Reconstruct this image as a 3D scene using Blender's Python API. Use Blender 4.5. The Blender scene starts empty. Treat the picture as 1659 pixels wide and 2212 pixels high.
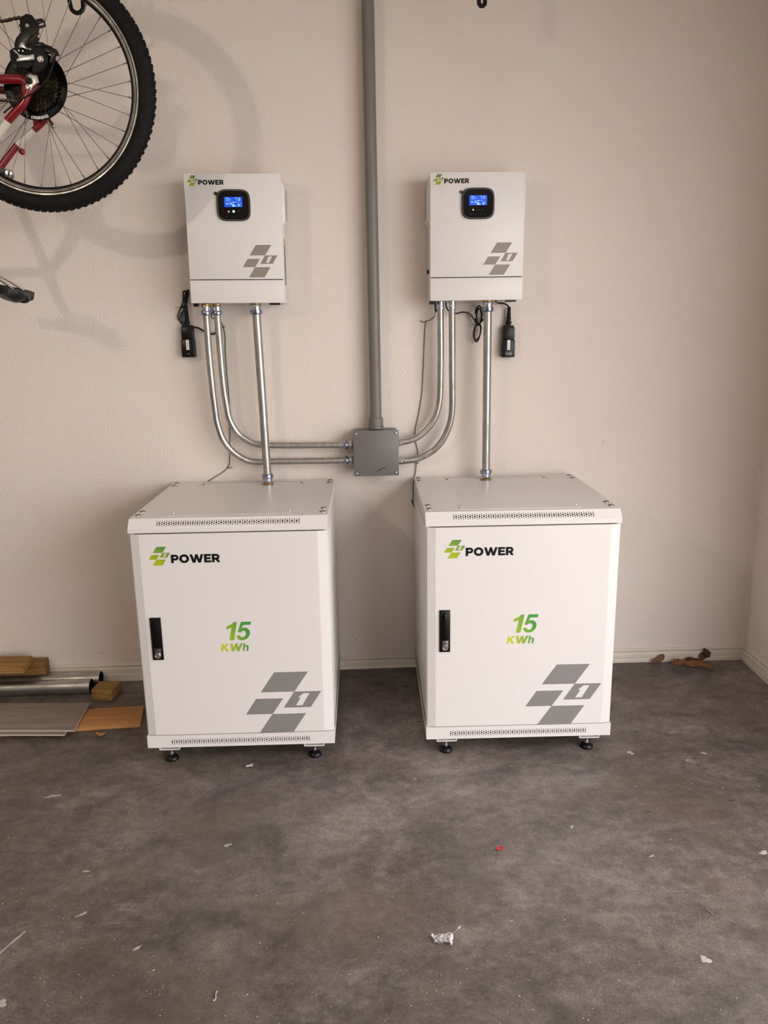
import bpy, bmesh, math, random
from mathutils import Vector, Matrix
import numpy as np
rnd = random.Random(7)
S = bpy.context.scene
COL = S.collection
PI = math.pi
# ------------------------------------------------------------------ camera
FPX, YAW, PITCH, ROLL = 1664.43, 0.0317, 0.2316, -0.0158
CAM = Vector((0.068, -2.8832, 1.3533))
PCX, PCY = 829.5, 1106.0
_f = Vector((math.sin(YAW)*math.cos(PITCH), math.cos(YAW)*math.cos(PITCH), -math.sin(PITCH)))
_r = Vector((math.cos(YAW), -math.sin(YAW), 0)); _u = _r.cross(_f)
RIGHT = math.cos(ROLL)*_r + math.sin(ROLL)*_u
UP = -math.sin(ROLL)*_r + math.cos(ROLL)*_u
cd = bpy.data.cameras.new('camera'); cam = bpy.data.objects.new('camera', cd); COL.objects.link(cam)
cd.sensor_fit = 'HORIZONTAL'; cd.sensor_width = 36; cd.lens = FPX/1659*36; cd.clip_start = 0.05
cam.matrix_world = Matrix(((RIGHT.x, UP.x, -_f.x, CAM.x), (RIGHT.y, UP.y, -_f.y, CAM.y), (RIGHT.z, UP.z, -_f.z, CAM.z), (0, 0, 0, 1)))
S.camera = cam

def ray(px, py):
    return RIGHT*((px-PCX)/FPX) - UP*((py-PCY)/FPX) + _f
def PY(px, py, y):          # photo pixel -> point on the plane y = const
    d = ray(px, py); return CAM + d*((y-CAM.y)/d.y)
def PZ(px, py, z=0.0):      # photo pixel -> point on the plane z = const
    d = ray(px, py); return CAM + d*((z-CAM.z)/d.z)

# ------------------------------------------------------------------ world, light, exposure
S.view_settings.view_transform = 'Standard'; S.view_settings.look = 'None'
S.view_settings.gamma = 1.0; S.view_settings.use_curve_mapping = False
S.view_settings.exposure = -0.45
w = bpy.data.worlds.new('World'); S.world = w; w.use_nodes = True
bg = w.node_tree.nodes['Background']; bg.inputs['Color'].default_value = (1.0, 0.965, 0.965, 1); bg.inputs['Strength'].default_value = 8.9
RWX = 1.622                                    # right wall plane
OPEN_Y0, OPEN_Y1, OPEN_Z = -1.05, -6.30, 2.18  # garage door opening in the right wall
pl = bpy.data.lights.new('door_opening_portal', 'AREA'); pl.shape = 'RECTANGLE'
pl.size = OPEN_Z; pl.size_y = OPEN_Y0-OPEN_Y1; pl.cycles.is_portal = True
po = bpy.data.objects.new('door_opening_portal', pl); COL.objects.link(po)
po.location = (RWX+0.12, (OPEN_Y0+OPEN_Y1)/2, OPEN_Z/2); po.rotation_euler = (0, PI/2, 0)
LAMP = Vector((-1.75, -2.75, 2.26)); LAMP_W = 53.0
CEIL = 2.62

# ------------------------------------------------------------------ helpers
def tag(o, label=None, cat=None, group=None, kind=None):
    if label: o['label'] = label
    if cat: o['category'] = cat
    if group: o['group'] = group
    if kind: o['kind'] = kind
    return o
def empty(name, loc=(0, 0, 0), rot=(0, 0, 0)):
    o = bpy.data.objects.new(name, None); COL.objects.link(o)
    o.location = loc; o.rotation_euler = rot; o.empty_display_size = 0.05
    return o
def link(name, me, mat, parent=None, smooth=False):
    o = bpy.data.objects.new(name, me); COL.objects.link(o)
    if mat is not None:
        for m in (mat if isinstance(mat, (list, tuple)) else [mat]): me.materials.append(m)
    if parent is not None: o.parent = parent
    if smooth:
        me.polygons.foreach_set('use_smooth', [True]*len(me.polygons))
        try: me.set_sharp_from_angle(angle=math.radians(40))
        except Exception: pass
    return o
class MB:
    """collects verts and faces for one mesh"""
    def __init__(s): s.v = []; s.f = []; s.mi = []
    def add(s, vs, fs, mi=0):
        b = len(s.v); s.v += [tuple(p) for p in vs]
        s.f += [tuple(i+b for i in f) for f in fs]; s.mi += [mi]*len(fs); return s
    def box(s, x0, x1, y0, y1, z0, z1, mi=0):
        vs = [(x, y, z) for z in (z0, z1) for y in (y0, y1) for x in (x0, x1)]
        return s.add(vs, [(0, 2, 3, 1), (4, 5, 7, 6), (0, 1, 5, 4), (2, 6, 7, 3), (0, 4, 6, 2), (1, 3, 7, 5)], mi)
    def hexa(s, b, t, mi=0):   # 4 bottom + 4 top corners, same winding
        return s.add(list(b)+list(t), [(3, 2, 1, 0), (4, 5, 6, 7), (0, 1, 5, 4), (1, 2, 6, 5), (2, 3, 7, 6), (3, 0, 4, 7)], mi)
    def tube(s, pts, r, n=12, cap=True, mi=0, closed=False):
        pts = [Vector(p) for p in pts]; N = len(pts); rs = r if isinstance(r, (list, tuple)) else [r]*N
        tang = []
        for i in range(N):
            a = pts[(i-1) % N] if (closed or i > 0) else pts[i]; b = pts[(i+1) % N] if (closed or i < N-1) else pts[i]
            tang.append((b-a).normalized())
        t0 = tang[0]; ref = Vector((0, 0, 1)) if abs(t0.z) < .9 else Vector((1, 0, 0))
        nrm = (ref - t0*ref.dot(t0)).normalized(); vs = []
        for i in range(N):
            nrm = nrm - tang[i]*nrm.dot(tang[i])
            nrm.normalize(); bi = tang[i].cross(nrm)
            for k in range(n):
                a = 2*PI*k/n; vs.append(pts[i] + (nrm*math.cos(a)+bi*math.sin(a))*rs[i])
        fs = []
        for i in range(N if closed else N-1):
            j = (i+1) % N
            for k in range(n):
                k2 = (k+1) % n; fs.append((i*n+k, i*n+k2, j*n+k2, j*n+k))
        if cap and not closed:
            fs.append(tuple(reversed(range(n)))); fs.append(tuple((N-1)*n+k for k in range(n)))
        return s.add(vs, fs, mi)
    def lathe(s, prof, o=(0, 0, 0), axis=(0, 0, 1), n=24, mi=0, closed=False):  # prof: (radius, height) along axis
        ax = Vector(axis).normalized(); ref = Vector((1, 0, 0)) if abs(ax.x) < .9 else Vector((0, 1, 0))
        e1 = (ref-ax*ref.dot(ax)).normalized(); e2 = ax.cross(e1); o = Vector(o); vs = []; P = len(prof)
        for (r, h) in prof:
            for k in range(n):
                a = 2*PI*k/n; vs.append(o+ax*h+(e1*math.cos(a)+e2*math.sin(a))*r)
        fs = []
        for i in range(P if closed else P-1):
            j = (i+1) % P
            for k in range(n):
                k2 = (k+1) % n; fs.append((i*n+k, i*n+k2, j*n+k2, j*n+k))
        if not closed:
            if prof[0][0] > 1e-6: fs.append(tuple(reversed(range(n))))
            if prof[-1][0] > 1e-6: fs.append(tuple((P-1)*n+k for k in range(n)))
        return s.add(vs, fs, mi)
    def build(s, name, mat, parent=None, smooth=False, bevel=0, seg=2):
        me = bpy.data.meshes.new(name); me.from_pydata(s.v, [], s.f)
        bm = bmesh.new(); bm.from_mesh(me)
        bmesh.ops.remove_doubles(bm, verts=bm.verts, dist=1e-6) if not any(s.mi) and bevel else None
        bmesh.ops.recalc_face_normals(bm, faces=bm.faces)
        if bevel: bmesh.ops.bevel(bm, geom=list(bm.edges), offset=bevel, segments=seg, affect='EDGES', profile=.5)
        bm.to_mesh(me); bm.free()
        if any(s.mi) and not bevel: me.polygons.foreach_set('material_index', s.mi)
        me.update()
        return link(name, me, mat, parent, smooth or bevel > 0)
def box(name, x0, x1, y0, y1, z0, z1, mat, parent=None, bevel=0):
    return MB().box(x0, x1, y0, y1, z0, z1).build(name, mat, parent, bevel=bevel)
def flat(name, loops, y, th, mat, parent, plane='xz', to3=None):
    """2D outlines (even-odd holes) filled and given a thickness; default lies in the xz plane facing -y"""
    cu = bpy.data.curves.new('outline', 'CURVE'); cu.dimensions = '2D'; cu.fill_mode = 'BOTH'; cu.extrude = th/2
    for lp in loops:
        sp = cu.splines.new('POLY'); sp.points.add(len(lp)-1); sp.use_cyclic_u = True
        for i, p in enumerate(lp): sp.points[i].co = (p[0], p[1], 0, 1)
    ob = bpy.data.objects.new('outline', cu); COL.objects.link(ob)
    dg = bpy.context.evaluated_depsgraph_get(); me = bpy.data.meshes.new_from_object(ob.evaluated_get(dg))
    bpy.data.objects.remove(ob); bpy.data.curves.remove(cu)
    for v in me.vertices:
        a, b, c = v.co
        v.co = to3(a, b, c) if to3 else (a, y-c, b)
    me.name = name
    bm = bmesh.new(); bm.from_mesh(me); bmesh.ops.recalc_face_normals(bm, faces=bm.faces); bm.to_mesh(me); bm.free()
    me.materials.clear()
    return link(name, me, mat, parent)
def arc(cx, cz, rx, rz, a0, a1, n=10):
    return [(cx+rx*math.cos(math.radians(a0+(a1-a0)*i/n)), cz+rz*math.sin(math.radians(a0+(a1-a0)*i/n))) for i in range(n+1)]
def smooth_path(pts, k=6):
    P = [Vector(p) for p in pts]; out = []
    for i in range(len(P)-1):
        p0 = P[max(i-1, 0)]; p1 = P[i]; p2 = P[i+1]; p3 = P[min(i+2, len(P)-1)]
        for j in range(k):
            t = j/k
            out.append(.5*((2*p1)+(p2-p0)*t+(2*p0-5*p1+4*p2-p3)*t*t+(3*p1-p0-3*p2+p3)*t**3))
    out.append(P[-1]); return out

# ------------------------------------------------------------------ materials
def mat(name, col=(.8, .8, .8), rough=.5, metal=0.0, spec=.5, emit=None, estr=1.0):
    m = bpy.data.materials.new(name); m.use_nodes = True; b = m.node_tree.nodes['Principled BSDF']
    b.inputs['Base Color'].default_value = (*col, 1); b.inputs['Roughness'].default_value = rough
    b.inputs['Metallic'].default_value = metal; b.inputs['Specular IOR Level'].default_value = spec
    if emit: b.inputs['Emission Color'].default_value = (*emit, 1); b.inputs['Emission Strength'].default_value = estr
    return m
class NT:
    def __init__(s, m): s.t = m.node_tree; s.b = s.t.nodes['Principled BSDF']; s.l = s.t.links
    def n(s, typ, **kw):
        nd = s.t.nodes.new(typ)
        for k, v in kw.items():
            if k.startswith('_'): setattr(nd, k[1:], v)
            else: nd.inputs[k.replace('__', ' ')].default_value = v
        return nd
    def co(s, scale=(1, 1, 1), kind='Object', rot=(0, 0, 0), loc=(0, 0, 0)):
        tc = s.n('ShaderNodeTexCoord'); mp = s.n('ShaderNodeMapping')
        mp.inputs['Scale'].default_value = scale; mp.inputs['Rotation'].default_value = rot; mp.inputs['Location'].default_value = loc
        s.l.new(tc.outputs[kind], mp.inputs['Vector']); return mp.outputs[0]
    def noise(s, co, scale, detail=4, rough=.55, dist=0):
        nd = s.n('ShaderNodeTexNoise', Scale=scale, Detail=detail, Roughness=rough, Distortion=dist); s.l.new(co, nd.inputs['Vector']); return nd.outputs['Fac']
    def vor(s, co, scale, feat='F1', out='Distance'):
        nd = s.n('ShaderNodeTexVoronoi', Scale=scale); nd.feature = feat; s.l.new(co, nd.inputs['Vector']); return nd.outputs[out]
    def ramp(s, fac, stops, interp='LINEAR'):
        nd = s.n('ShaderNodeValToRGB'); cr = nd.color_ramp; cr.interpolation = interp
        while len(cr.elements) < len(stops): cr.elements.new(.5)
        for e, (p, c) in zip(cr.elements, stops):
            e.position = p; e.color = (*c, 1) if len(c) == 3 else c
        s.l.new(fac, nd.inputs['Fac']); return nd.outputs['Color']
    def g(s, v): return (v, v, v)
    def mix(s, fac, a, b, mode='MIX'):
        nd = s.n('ShaderNodeMix'); nd.data_type = 'RGBA'; nd.blend_type = mode
        for sock, v in ((nd.inputs[0], fac), (nd.inputs[6], a), (nd.inputs[7], b)):
            if isinstance(v, (int, float)): sock.default_value = v
            elif isinstance(v, tuple): sock.default_value = (*v, 1)
            else: s.l.new(v, sock)
        return nd.outputs[2]
    def math(s, op, a, b=0.0):
        nd = s.n('ShaderNodeMath'); nd.operation = op
        for sock, v in ((nd.inputs[0], a), (nd.inputs[1], b)):
            if isinstance(v, (int, float)): sock.default_value = v
            else: s.l.new(v, sock)
        return nd.outputs[0]
    def bump(s, h, strength=.3, dist=.002):
        nd = s.n('ShaderNodeBump', Strength=strength, Distance=dist); s.l.new(h, nd.inputs['Height']); s.l.new(nd.outputs[0], s.b.inputs['Normal'])
    def base(s, c): s.l.new(c, s.b.inputs['Base Color'])
    def rough(s, c): s.l.new(c, s.b.inputs['Roughness'])

def wall_mat():
    m = mat('painted_wall', rough=.62, spec=.3); t = NT(m); co = t.co()
    big = t.noise(co, 1.6, 4, .6); c = t.ramp(big, [(.3, (.745, .668, .60)), (.7, (.785, .708, .64))])
    sm = t.ramp(t.noise(co, 5, 6, .65), [(.55, t.g(0)), (.75, t.g(1))]); c = t.mix(t.math('MULTIPLY', sm, .22), c, (.68, .60, .535))
    # paint flecks and scuffs
    v1 = t.vor(co, 7.0); pick = t.ramp(t.vor(co, 7.0, out='Color'), [(.55, t.g(0)), (.6, t.g(1))], 'CONSTANT')
    dot = t.ramp(v1, [(.018, t.g(1)), (.028, t.g(0))]); c = t.mix(t.math('MULTIPLY', t.math('MULTIPLY', dot, pick), .7), c, (.16, .13, .11))
    v2 = t.vor(t.co((1, 1, .35), rot=(0, .7, 0)), 14.0); n2 = t.ramp(t.noise(co, 2.2, 2), [(.60, t.g(0)), (.66, t.g(1))])
    dash = t.ramp(v2, [(.03, t.g(1)), (.05, t.g(0))]); c = t.mix(t.math('MULTIPLY', t.math('MULTIPLY', dash, n2), .55), c, (.28, .23, .2))
    # splash dirt close to the floor
    sp = t.n('ShaderNodeSeparateXYZ'); t.l.new(co, sp.inputs[0])
    low = t.ramp(sp.outputs[2], [(.10, t.g(1)), (.30, t.g(0))]); d3 = t.ramp(t.noise(t.co((1, 1, 2.2)), 38, 3, .7), [(.66, t.g(0)), (.70, t.g(1))])
    c = t.mix(t.math('MULTIPLY', t.math('MULTIPLY', low, d3), .6), c, (.3, .24, .2))
    t.base(c)
    h = t.noise(co, 150, 4, .55); h2 = t.ramp(h, [(.40, t.g(0)), (.60, t.g(1))]); t.bump(h2, .50, .0013)
    return m
def floor_mat():
    m = mat('worn_concrete', rough=.5, spec=.5); t = NT(m); co = t.co(); st = t.co((1, 1.7, 1), rot=(0, 0, .5))
    a = t.noise(co, .9, 6, .6, .6); c = t.ramp(a, [(.28, (.068, .055, .047)), (.5, (.116, .096, .085)), (.72, (.205, .177, .162))])
    b = t.noise(st, 4.5, 8, .68, .8); c = t.mix(.6, c, t.ramp(b, [(.34, t.g(.20)), (.52, t.g(.5)), (.70, t.g(.80))]), 'OVERLAY')
    md = t.noise(t.co(loc=(7, 3, 0)), 15, 7, .72, .5); c = t.mix(.38, c, t.ramp(md, [(.36, t.g(.24)), (.64, t.g(.76))]), 'OVERLAY')
    f = t.noise(co, 38, 6, .7); c = t.mix(.5, c, t.ramp(f, [(.32, t.g(.25)), (.68, t.g(.75))]), 'OVERLAY')
    gr = t.noise(co, 170, 6, .75); c = t.mix(.55, c, t.ramp(gr, [(.34, t.g(.22)), (.66, t.g(.78))]), 'OVERLAY')
    st2 = t.noise(st, 1.7, 5, .7, 1.2); brk = t.ramp(t.noise(st, 26, 6, .75), [(.42, t.g(0)), (.62, t.g(1))])
    c = t.mix(t.math('MULTIPLY', t.math('MULTIPLY', t.ramp(st2, [(.56, t.g(0)), (.72, t.g(1))]), brk), .65), c, (.30, .27, .255))
    sc = t.noise(t.co((1, 16, 1), rot=(0, 0, .35)), 5, 5, .7, .6); c = t.mix(t.math('MULTIPLY', t.math('MULTIPLY', t.ramp(sc, [(.64, t.g(0)), (.70, t.g(1))]), brk), .35), c, (.34, .31, .29))
    sc = t.noise(t.co((16, 1, 1), rot=(0, 0, .6), loc=(4, 4, 0)), 4, 5, .7, .6); c = t.mix(t.math('MULTIPLY', t.math('MULTIPLY', t.ramp(sc, [(.66, t.g(0)), (.72, t.g(1))]), brk), .30), c, (.34, .31, .29))
    br = t.noise(t.co(loc=(3, 1, 0)), 2.1, 5, .7, .5); c = t.mix(t.math('MULTIPLY', t.ramp(br, [(.54, t.g(0)), (.70, t.g(1))]), .55), c, (.125, .078, .055))
    # pale scrapes and dark drips
    v = t.vor(t.co((1, 5, 1), rot=(0, 0, 1.0)), 3.4); msk = t.ramp(t.noise(co, 5, 3), [(.56, t.g(0)), (.62, t.g(1))])
    c = t.mix(t.math('MULTIPLY', t.math('MULTIPLY', t.ramp(v, [(.03, t.g(1)), (.06, t.g(0))]), msk), .55), c, (.32, .29, .27))
    v = t.vor(t.co((1, 3.2, 1), rot=(0, 0, -.9), loc=(1, 2, 0)), 6.0); msk = t.ramp(t.noise(co, 1.3, 2), [(.52, t.g(0)), (.58, t.g(1))])
    c = t.mix(t.math('MULTIPLY', t.math('MULTIPLY', t.ramp(v, [(.055, t.g(1)), (.10, t.g(0))]), msk), .8), c, (.025, .022, .02))
    v = t.vor(co, 34); pk = t.ramp(t.vor(co, 34, out='Color'), [(.72, t.g(0)), (.74, t.g(1))], 'CONSTANT')
    c = t.mix(t.math('MULTIPLY', t.math('MULTIPLY', t.ramp(v, [(.05, t.g(1)), (.075, t.g(0))]), pk), .8), c, (.5, .46, .43))
    t.base(c)
    t.rough(t.ramp(t.noise(st, 3.2, 6, .7), [(.35, t.g(.34)), (.7, t.g(.62))]))
    t.bump(t.mix(.4, f, b), .22, .0025)
    return m
def metal_mat(name, c0, c1, r0, r1, scale=60, stretch=(1, 1, .25), metal=1.0, bump=.05):
    m = mat(name, metal=metal); t = NT(m); co = t.co(stretch)
    n = t.noise(co, scale, 5, .65); t.base(t.ramp(n, [(.35, c0), (.68, c1)])); t.rough(t.ramp(n, [(.3, t.g(r1)), (.7, t.g(r0))]))
    if bump: t.bump(n, bump, .0005)
    return m
def paint_mat(name, col, rough=.38, var=.03, scale=3.0, smudge=None):
    m = mat(name, col, rough); t = NT(m); co = t.co()
    n = t.noise(co, scale, 4, .6); c = t.ramp(n, [(.3, tuple(max(0, x-var) for x in col)), (.7, col)])
    if smudge:
        k = t.ramp(t.noise(t.co(loc=(2, 5, 1)), 9, 3, .6), [(.62, t.g(0)), (.75, t.g(1))]); c = t.mix(t.math('MULTIPLY', k, smudge), c, tuple(x*.72 for x in col))
    t.base(c); t.rough(t.ramp(t.noise(co, 14, 3), [(.3, t.g(rough-.02)), (.7, t.g(rough+.03))]))
    return m
def wood_mat(name, c0, c1, axis='x', scale=26):
    m = mat(name, rough=.65, spec=.3); t = NT(m)
    sc = {'x': (.06, 1, 1), 'y': (1, .06, 1), 'z': (1, 1, .06)}[axis]; co = t.co(sc)
    n = t.noise(co, scale, 5, .6, 1.5); n2 = t.noise(t.co(), 4, 3)
    c = t.ramp(n, [(.3, c0), (.7, c1)]); c = t.mix(t.math('MULTIPLY', n2, .35), c, tuple(x*.7 for x in c0)); t.base(c); t.bump(n, .12, .001)
    return m
def gradient_mat(name, lo, hi, wx, wz, x0, dx, z0, dz, a0=.15, a1=.95):
    m = mat(name, rough=.4); t = NT(m); tc = t.n('ShaderNodeTexCoord'); sp = t.n('ShaderNodeSeparateXYZ'); t.l.new(tc.outputs['Object'], sp.inputs[0])
    fx_ = t.math('MULTIPLY', t.math('DIVIDE', t.math('SUBTRACT', sp.outputs[0], x0), dx), wx); fz_ = t.math('MULTIPLY', t.math('DIVIDE', t.math('SUBTRACT', sp.outputs[2], z0), dz), wz)
    t.base(t.ramp(t.math('ADD', fx_, fz_), [(a0, lo), (a1, hi)])); return m
M_wall = wall_mat(); M_floor = floor_mat()
M_ceil = paint_mat('ceiling_paint', (.78, .725, .68), .8); M_far = paint_mat('low_bounce_wall', (.40, .355, .32), .8, .05)  # unseen left and front walls toned darker to cut bounced light
M_trimw = paint_mat('baseboard_paint', (.70, .64, .55), .45, .06, 12, .6)
M_cab = paint_mat('cabinet_enamel', (.70, .670, .655), .32, .012, 2)
M_inv = paint_mat('inverter_enamel', (.76, .735, .715), .40, .02, 3, .22)
M_dark = mat('shadow_gap_black', (.012, .011, .010), .8)
M_black = mat('black_plastic', (.005, .005, .0055), .34, spec=.3); M_blackm = mat('matt_black', (.006, .006, .0065), .55, spec=.25)
M_gloss = mat('gloss_black_acrylic', (.003, .003, .004), .12, spec=.35)
M_rimgr = mat('bezel_rim_grey', (.09, .085, .08), .35)
M_emt = metal_mat('galvanised_conduit', (.38, .365, .34), (.58, .56, .53), .28, .46, 60, (1, 1, .35), 1.0, .05)
M_emtd = metal_mat('spangled_steel', (.34, .33, .31), (.62, .60, .57), .30, .50, 60, (.25, 1, 1))
M_zinc = metal_mat('zinc_fitting', (.50, .53, .60), (.80, .83, .90), .10, .24, 90, (1, 1, 1), 1, .12)
M_zincb = metal_mat('blue_zinc_nut', (.22, .27, .42), (.52, .58, .74), .10, .26, 70, (1, 1, 1), 1, .1)
M_brass = metal_mat('brass_bushing', (.45, .26, .08), (.70, .44, .16), .25, .45, 80, (1, 1, 1), .8)
M_screw = mat('screw_steel', (.36, .35, .335), .25, 1.0); M_steel = mat('polished_steel', (.72, .71, .69), .18, 1.0); M_steeld = mat('dark_steel', (.18, .17, .16), .4, 1.0)
M_pvc = paint_mat('grey_pvc', (.185, .172, .155), .45, .04, 6, .4)
M_jbox = paint_mat('grey_box_plastic', (.155, .146, .140), .42, .012, 6, .25)
M_green = gradient_mat('green_print', (.40, .47, .008), (.045, .21, .04), .35, .65, -.2442, .0655, .6688, .0583)
M_greeni = gradient_mat('green_print_small', (.36, .38, .01), (.035, .14, .03), .35, .65, -.1495, .036, .1678, .0323)
M_green2 = gradient_mat('green_number_print', (.28, .44, .012), (.055, .28, .045), .75, .25, -.0345, .08, .4205, .0602, .2, .8)
M_green3 = gradient_mat('green_unit_print', (.55, .58, .01), (.07, .29, .05), .95, .05, -.0448, .088, .3838, .0258, .05, .95)
M_gprint = mat('grey_print', (.215, .205, .20), .42); M_taupe = mat('taupe_print', (.275, .245, .205), .42)
M_ink = mat('black_print', (.004, .004, .004), .5, spec=.2)
M_gwire = mat('green_wire', (.008, .055, .022), .4); M_label = mat('white_label', (.75, .73, .70), .6)
M_lcd = mat('lcd_backlight', (.0, .02, .1), .4, emit=(.0, .10, .95), estr=1.0)
M_lcdw = mat('lcd_segments', (.2, .3, .4), .4, emit=(.35, .75, 1.0), estr=1.1)
M_ledy = mat('yellow_led', (.4, .3, .1), .4, emit=(1, .75, .3), estr=1.3); M_ledg = mat('green_led', (.1, .5, .2), .4, emit=(.35, 1, .5), estr=2.5)
M_ledoff = mat('unlit_key', (.03, .03, .033), .4)
M_red = mat('red_bike_paint', (.19, .004, .009), .22, spec=.6); M_cream = mat('cream_bike_paint', (.62, .58, .50), .3)
M_tyre = paint_mat('tyre_rubber', (.0085, .008, .008), .70, .003, 20); M_tyre.node_tree.nodes['Principled BSDF'].inputs['Specular IOR Level'].default_value = .22; M_alu = metal_mat('rim_alloy', (.20, .19, .18), (.34, .325, .31), .30, .42, 30, (1, 1, 1))
M_chain = metal_mat('rusty_chain', (.05, .035, .022), (.15, .12, .09), .4, .6, 200, (1, 1, 1), .9)
M_cog = metal_mat('grimy_cogs', (.005, .0045, .004), (.034, .023, .012), .4, .7, 60, (1, 1, 1), .8)
M_silver = mat('silver_painted_alloy', (.62, .61, .60), .3, .7)
M_vinyl = mat('vinyl_saddle', (.006, .006, .0065), .40, spec=.4)
M_pine = wood_mat('pine_offcut', (.19, .095, .022), (.47, .29, .095), scale=70); M_pined = wood_mat('pine_dark', (.13, .06, .016), (.33, .18, .055), scale=70)
M_ply = wood_mat('orange_board', (.40, .18, .062), (.58, .30, .125), 'x', 30); M_lam = wood_mat('grey_vinyl_plank', (.19, .145, .115), (.33, .27, .225), 'x', 34)
M_lamedge = mat('plank_edge', (.45, .40, .34), .6)
M_leaf = wood_mat('dry_leaf', (.13, .045, .014), (.30, .13, .045), 'x', 60); M_leafd = mat('dark_dry_leaf', (.075, .026, .012), .7); M_leafm = mat('brown_dry_leaf', (.16, .07, .03), .7)
M_white = paint_mat('white_chip', (.42, .385, .36), .7, .12, 160); M_film = mat('clear_plastic_film', (.62, .60, .60), .15, spec=.8)
M_film.node_tree.nodes['Principled BSDF'].inputs['Alpha'].default_value = .55
M_redchip = mat('red_scrap', (.48, .012, .02), .4); M_grit = mat('pale_grit', (.36, .33, .31), .8)
M_drive = mat('driveway_concrete', (.45, .43, .40), .8)

# ------------------------------------------------------------------ room
def ss(a, b, x):
    t = max(0, min(1, (x-a)/(b-a))); return t*t*(3-2*t)
_fx = [-9, -.82, -.04, .27, 1.08, 1.62]; _fh = [.006, .009, .031, .034, .025, .023]
def floor_z(x, y):   # the slab rises a little towards the back wall
    if y < -.56: return 0.0
    for i in range(5):
        if x <= _fx[i+1]: t = (x-_fx[i])/(_fx[i+1]-_fx[i]); h = _fh[i]+(_fh[i+1]-_fh[i])*max(0, t); break
    else: h = _fh[-1]
    return h*(1+y/.56)
def PF(px, py, dz=0.0):     # photo pixel -> point dz above the slab
    z = dz
    for _ in range(4): p = PZ(px, py, z); z = floor_z(p.x, p.y)+dz
    return PZ(px, py, z)
LWX, FWY = -3.9, -6.8
xs = [LWX+i*(RWX+.0-LWX)/60 for i in range(61)]; ys = [FWY+(-.56-FWY)*i/20 for i in range(20)]+[-.56+.56*i/40 for i in range(41)]
mb = MB(); mb.add([(x, y, floor_z(x, y)) for y in ys for x in xs], [(j*61+i, j*61+i+1, (j+1)*61+i+1, (j+1)*61+i) for j in range(60) for i in range(60)])
fl = mb.build('floor', M_floor, smooth=True); fl['kind'] = 'structure'
def struct(o): o['kind'] = 'structure'; return o
struct(box('wall_back', LWX-.1, RWX+.12, 0, .12, -.06, CEIL, M_wall))
mb = MB(); mb.box(RWX, RWX+.12, OPEN_Y0, 0, -.06, CEIL); mb.box(RWX, RWX+.12, FWY, OPEN_Y1, -.06, CEIL); mb.box(RWX, RWX+.12, OPEN_Y1, OPEN_Y0, OPEN_Z, CEIL)
struct(mb.build('wall_right', M_wall))
struct(box('wall_left', LWX-.1, LWX, FWY, 0, -.06, CEIL, M_far))
struct(box('wall_front', LWX-.1, RWX+.12, FWY-.1, FWY, -.06, CEIL, M_far))
struct(box('ceiling', LWX-.1, RWX+.12, FWY-.1, .12, CEIL, CEIL+.1, M_ceil))
struct(box('ground_outside', RWX, 16, -16, 10, -.1, -.03, M_drive))
prof = [(0, -.02), (.0140, -.02), (.0140, .0360), (.0128, .0395), (.0105, .0405), (.0105, .0420), (.0122, .0430), (.0122, .0570), (.0110, .0610), (.0070, .0640), (.0055, .0660), (.0075, .0680), (.0098, .0715), (.0098, .0755), (.0080, .0790), (.0060, .0800), (0, .0800)]
def run(name, fn):
    mb = MB(); n = len(prof); mb.add([fn(d, z, e) for e in (0, 1) for d, z in prof], [(i, (i+1) % n, n+(i+1) % n, n+i) for i in range(n)]+[tuple(range(n)), tuple(range(n, 2*n))])
    return struct(mb.build(name, M_trimw))
run('baseboard_back', lambda d, z, e: (LWX if e == 0 else RWX, -d, z))
run('baseboard_right', lambda d, z, e: (RWX-d, -.0 if e == 0 else OPEN_Y0, z))
mb = MB(); mb.box(RWX-.021, RWX, -.006, 0, .0805, .822); struct(mb.build('trim_1', M_wall))

# ------------------------------------------------------------------ lettering outlines (unit cap height)
def L_P(): return [[(0, 0), (0, 1)]+arc(.52, .655, .35, .345, 90, -90)+[(.29, .31), (.29, 0)], [(.29, .75)]+arc(.52, .655, .095, .095, 90, -90)+[(.29, .56)]]
def L_O(): return [arc(.56, .5, .56, .52, 0, 348, 30), arc(.56, .5, .27, .25, 0, 348, 30)]
def L_W(): return [[(0, 1), (.30, 1), (.49, .40), (.66, 1), (.92, 1), (1.09, .40), (1.28, 1), (1.57, 1), (1.25, 0), (.95, 0), (.79, .52), (.62, 0), (.32, 0)]]
def L_E(): return [[(0, 0), (0, 1), (.8, 1), (.8, .76), (.29, .76), (.29, .62), (.74, .62), (.74, .39), (.29, .39), (.29, .24), (.82, .24), (.82, 0)]]
def L_R(): return [[(0, 0), (0, 1)]+arc(.52, .65, .35, .35, 90, -55)+[(.94, 0), (.62, 0), (.43, .29), (.29, .29), (.29, 0)], [(.29, .75)]+arc(.52, .65, .095, .10, 90, -90)+[(.29, .55)]]
def word(letters, x, z, h, gap=.07, shear=0.0, sx=1.0):
    loops = []; pen = 0
    for lp in letters:
        mx = max(p[0] for l in lp for p in l)
        for l in lp: loops.append([(x+h*(sx*(pen+p[0])+shear*p[1]), z+h*p[1]) for p in l])
        pen += mx+gap
    return loops
POWER = [L_P(), L_O(), L_W(), L_E(), L_R()]
D1 = [[(.29, 0), (.51, 0), (.51, 1), (.35, 1), (.27, .88), (.04, .77), (.04, .60), (.29, .70)]]
D5 = [[(.62, 1), (.12, 1), (.03, .45), (.21, .425)]+arc(.31, .33, .150, .185, 150, -155, 14)+[(.0, .255)]+arc(.32, .335, .335, .345, -160, 112, 20)+[(.255, .83), (.62, .83)]]
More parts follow.
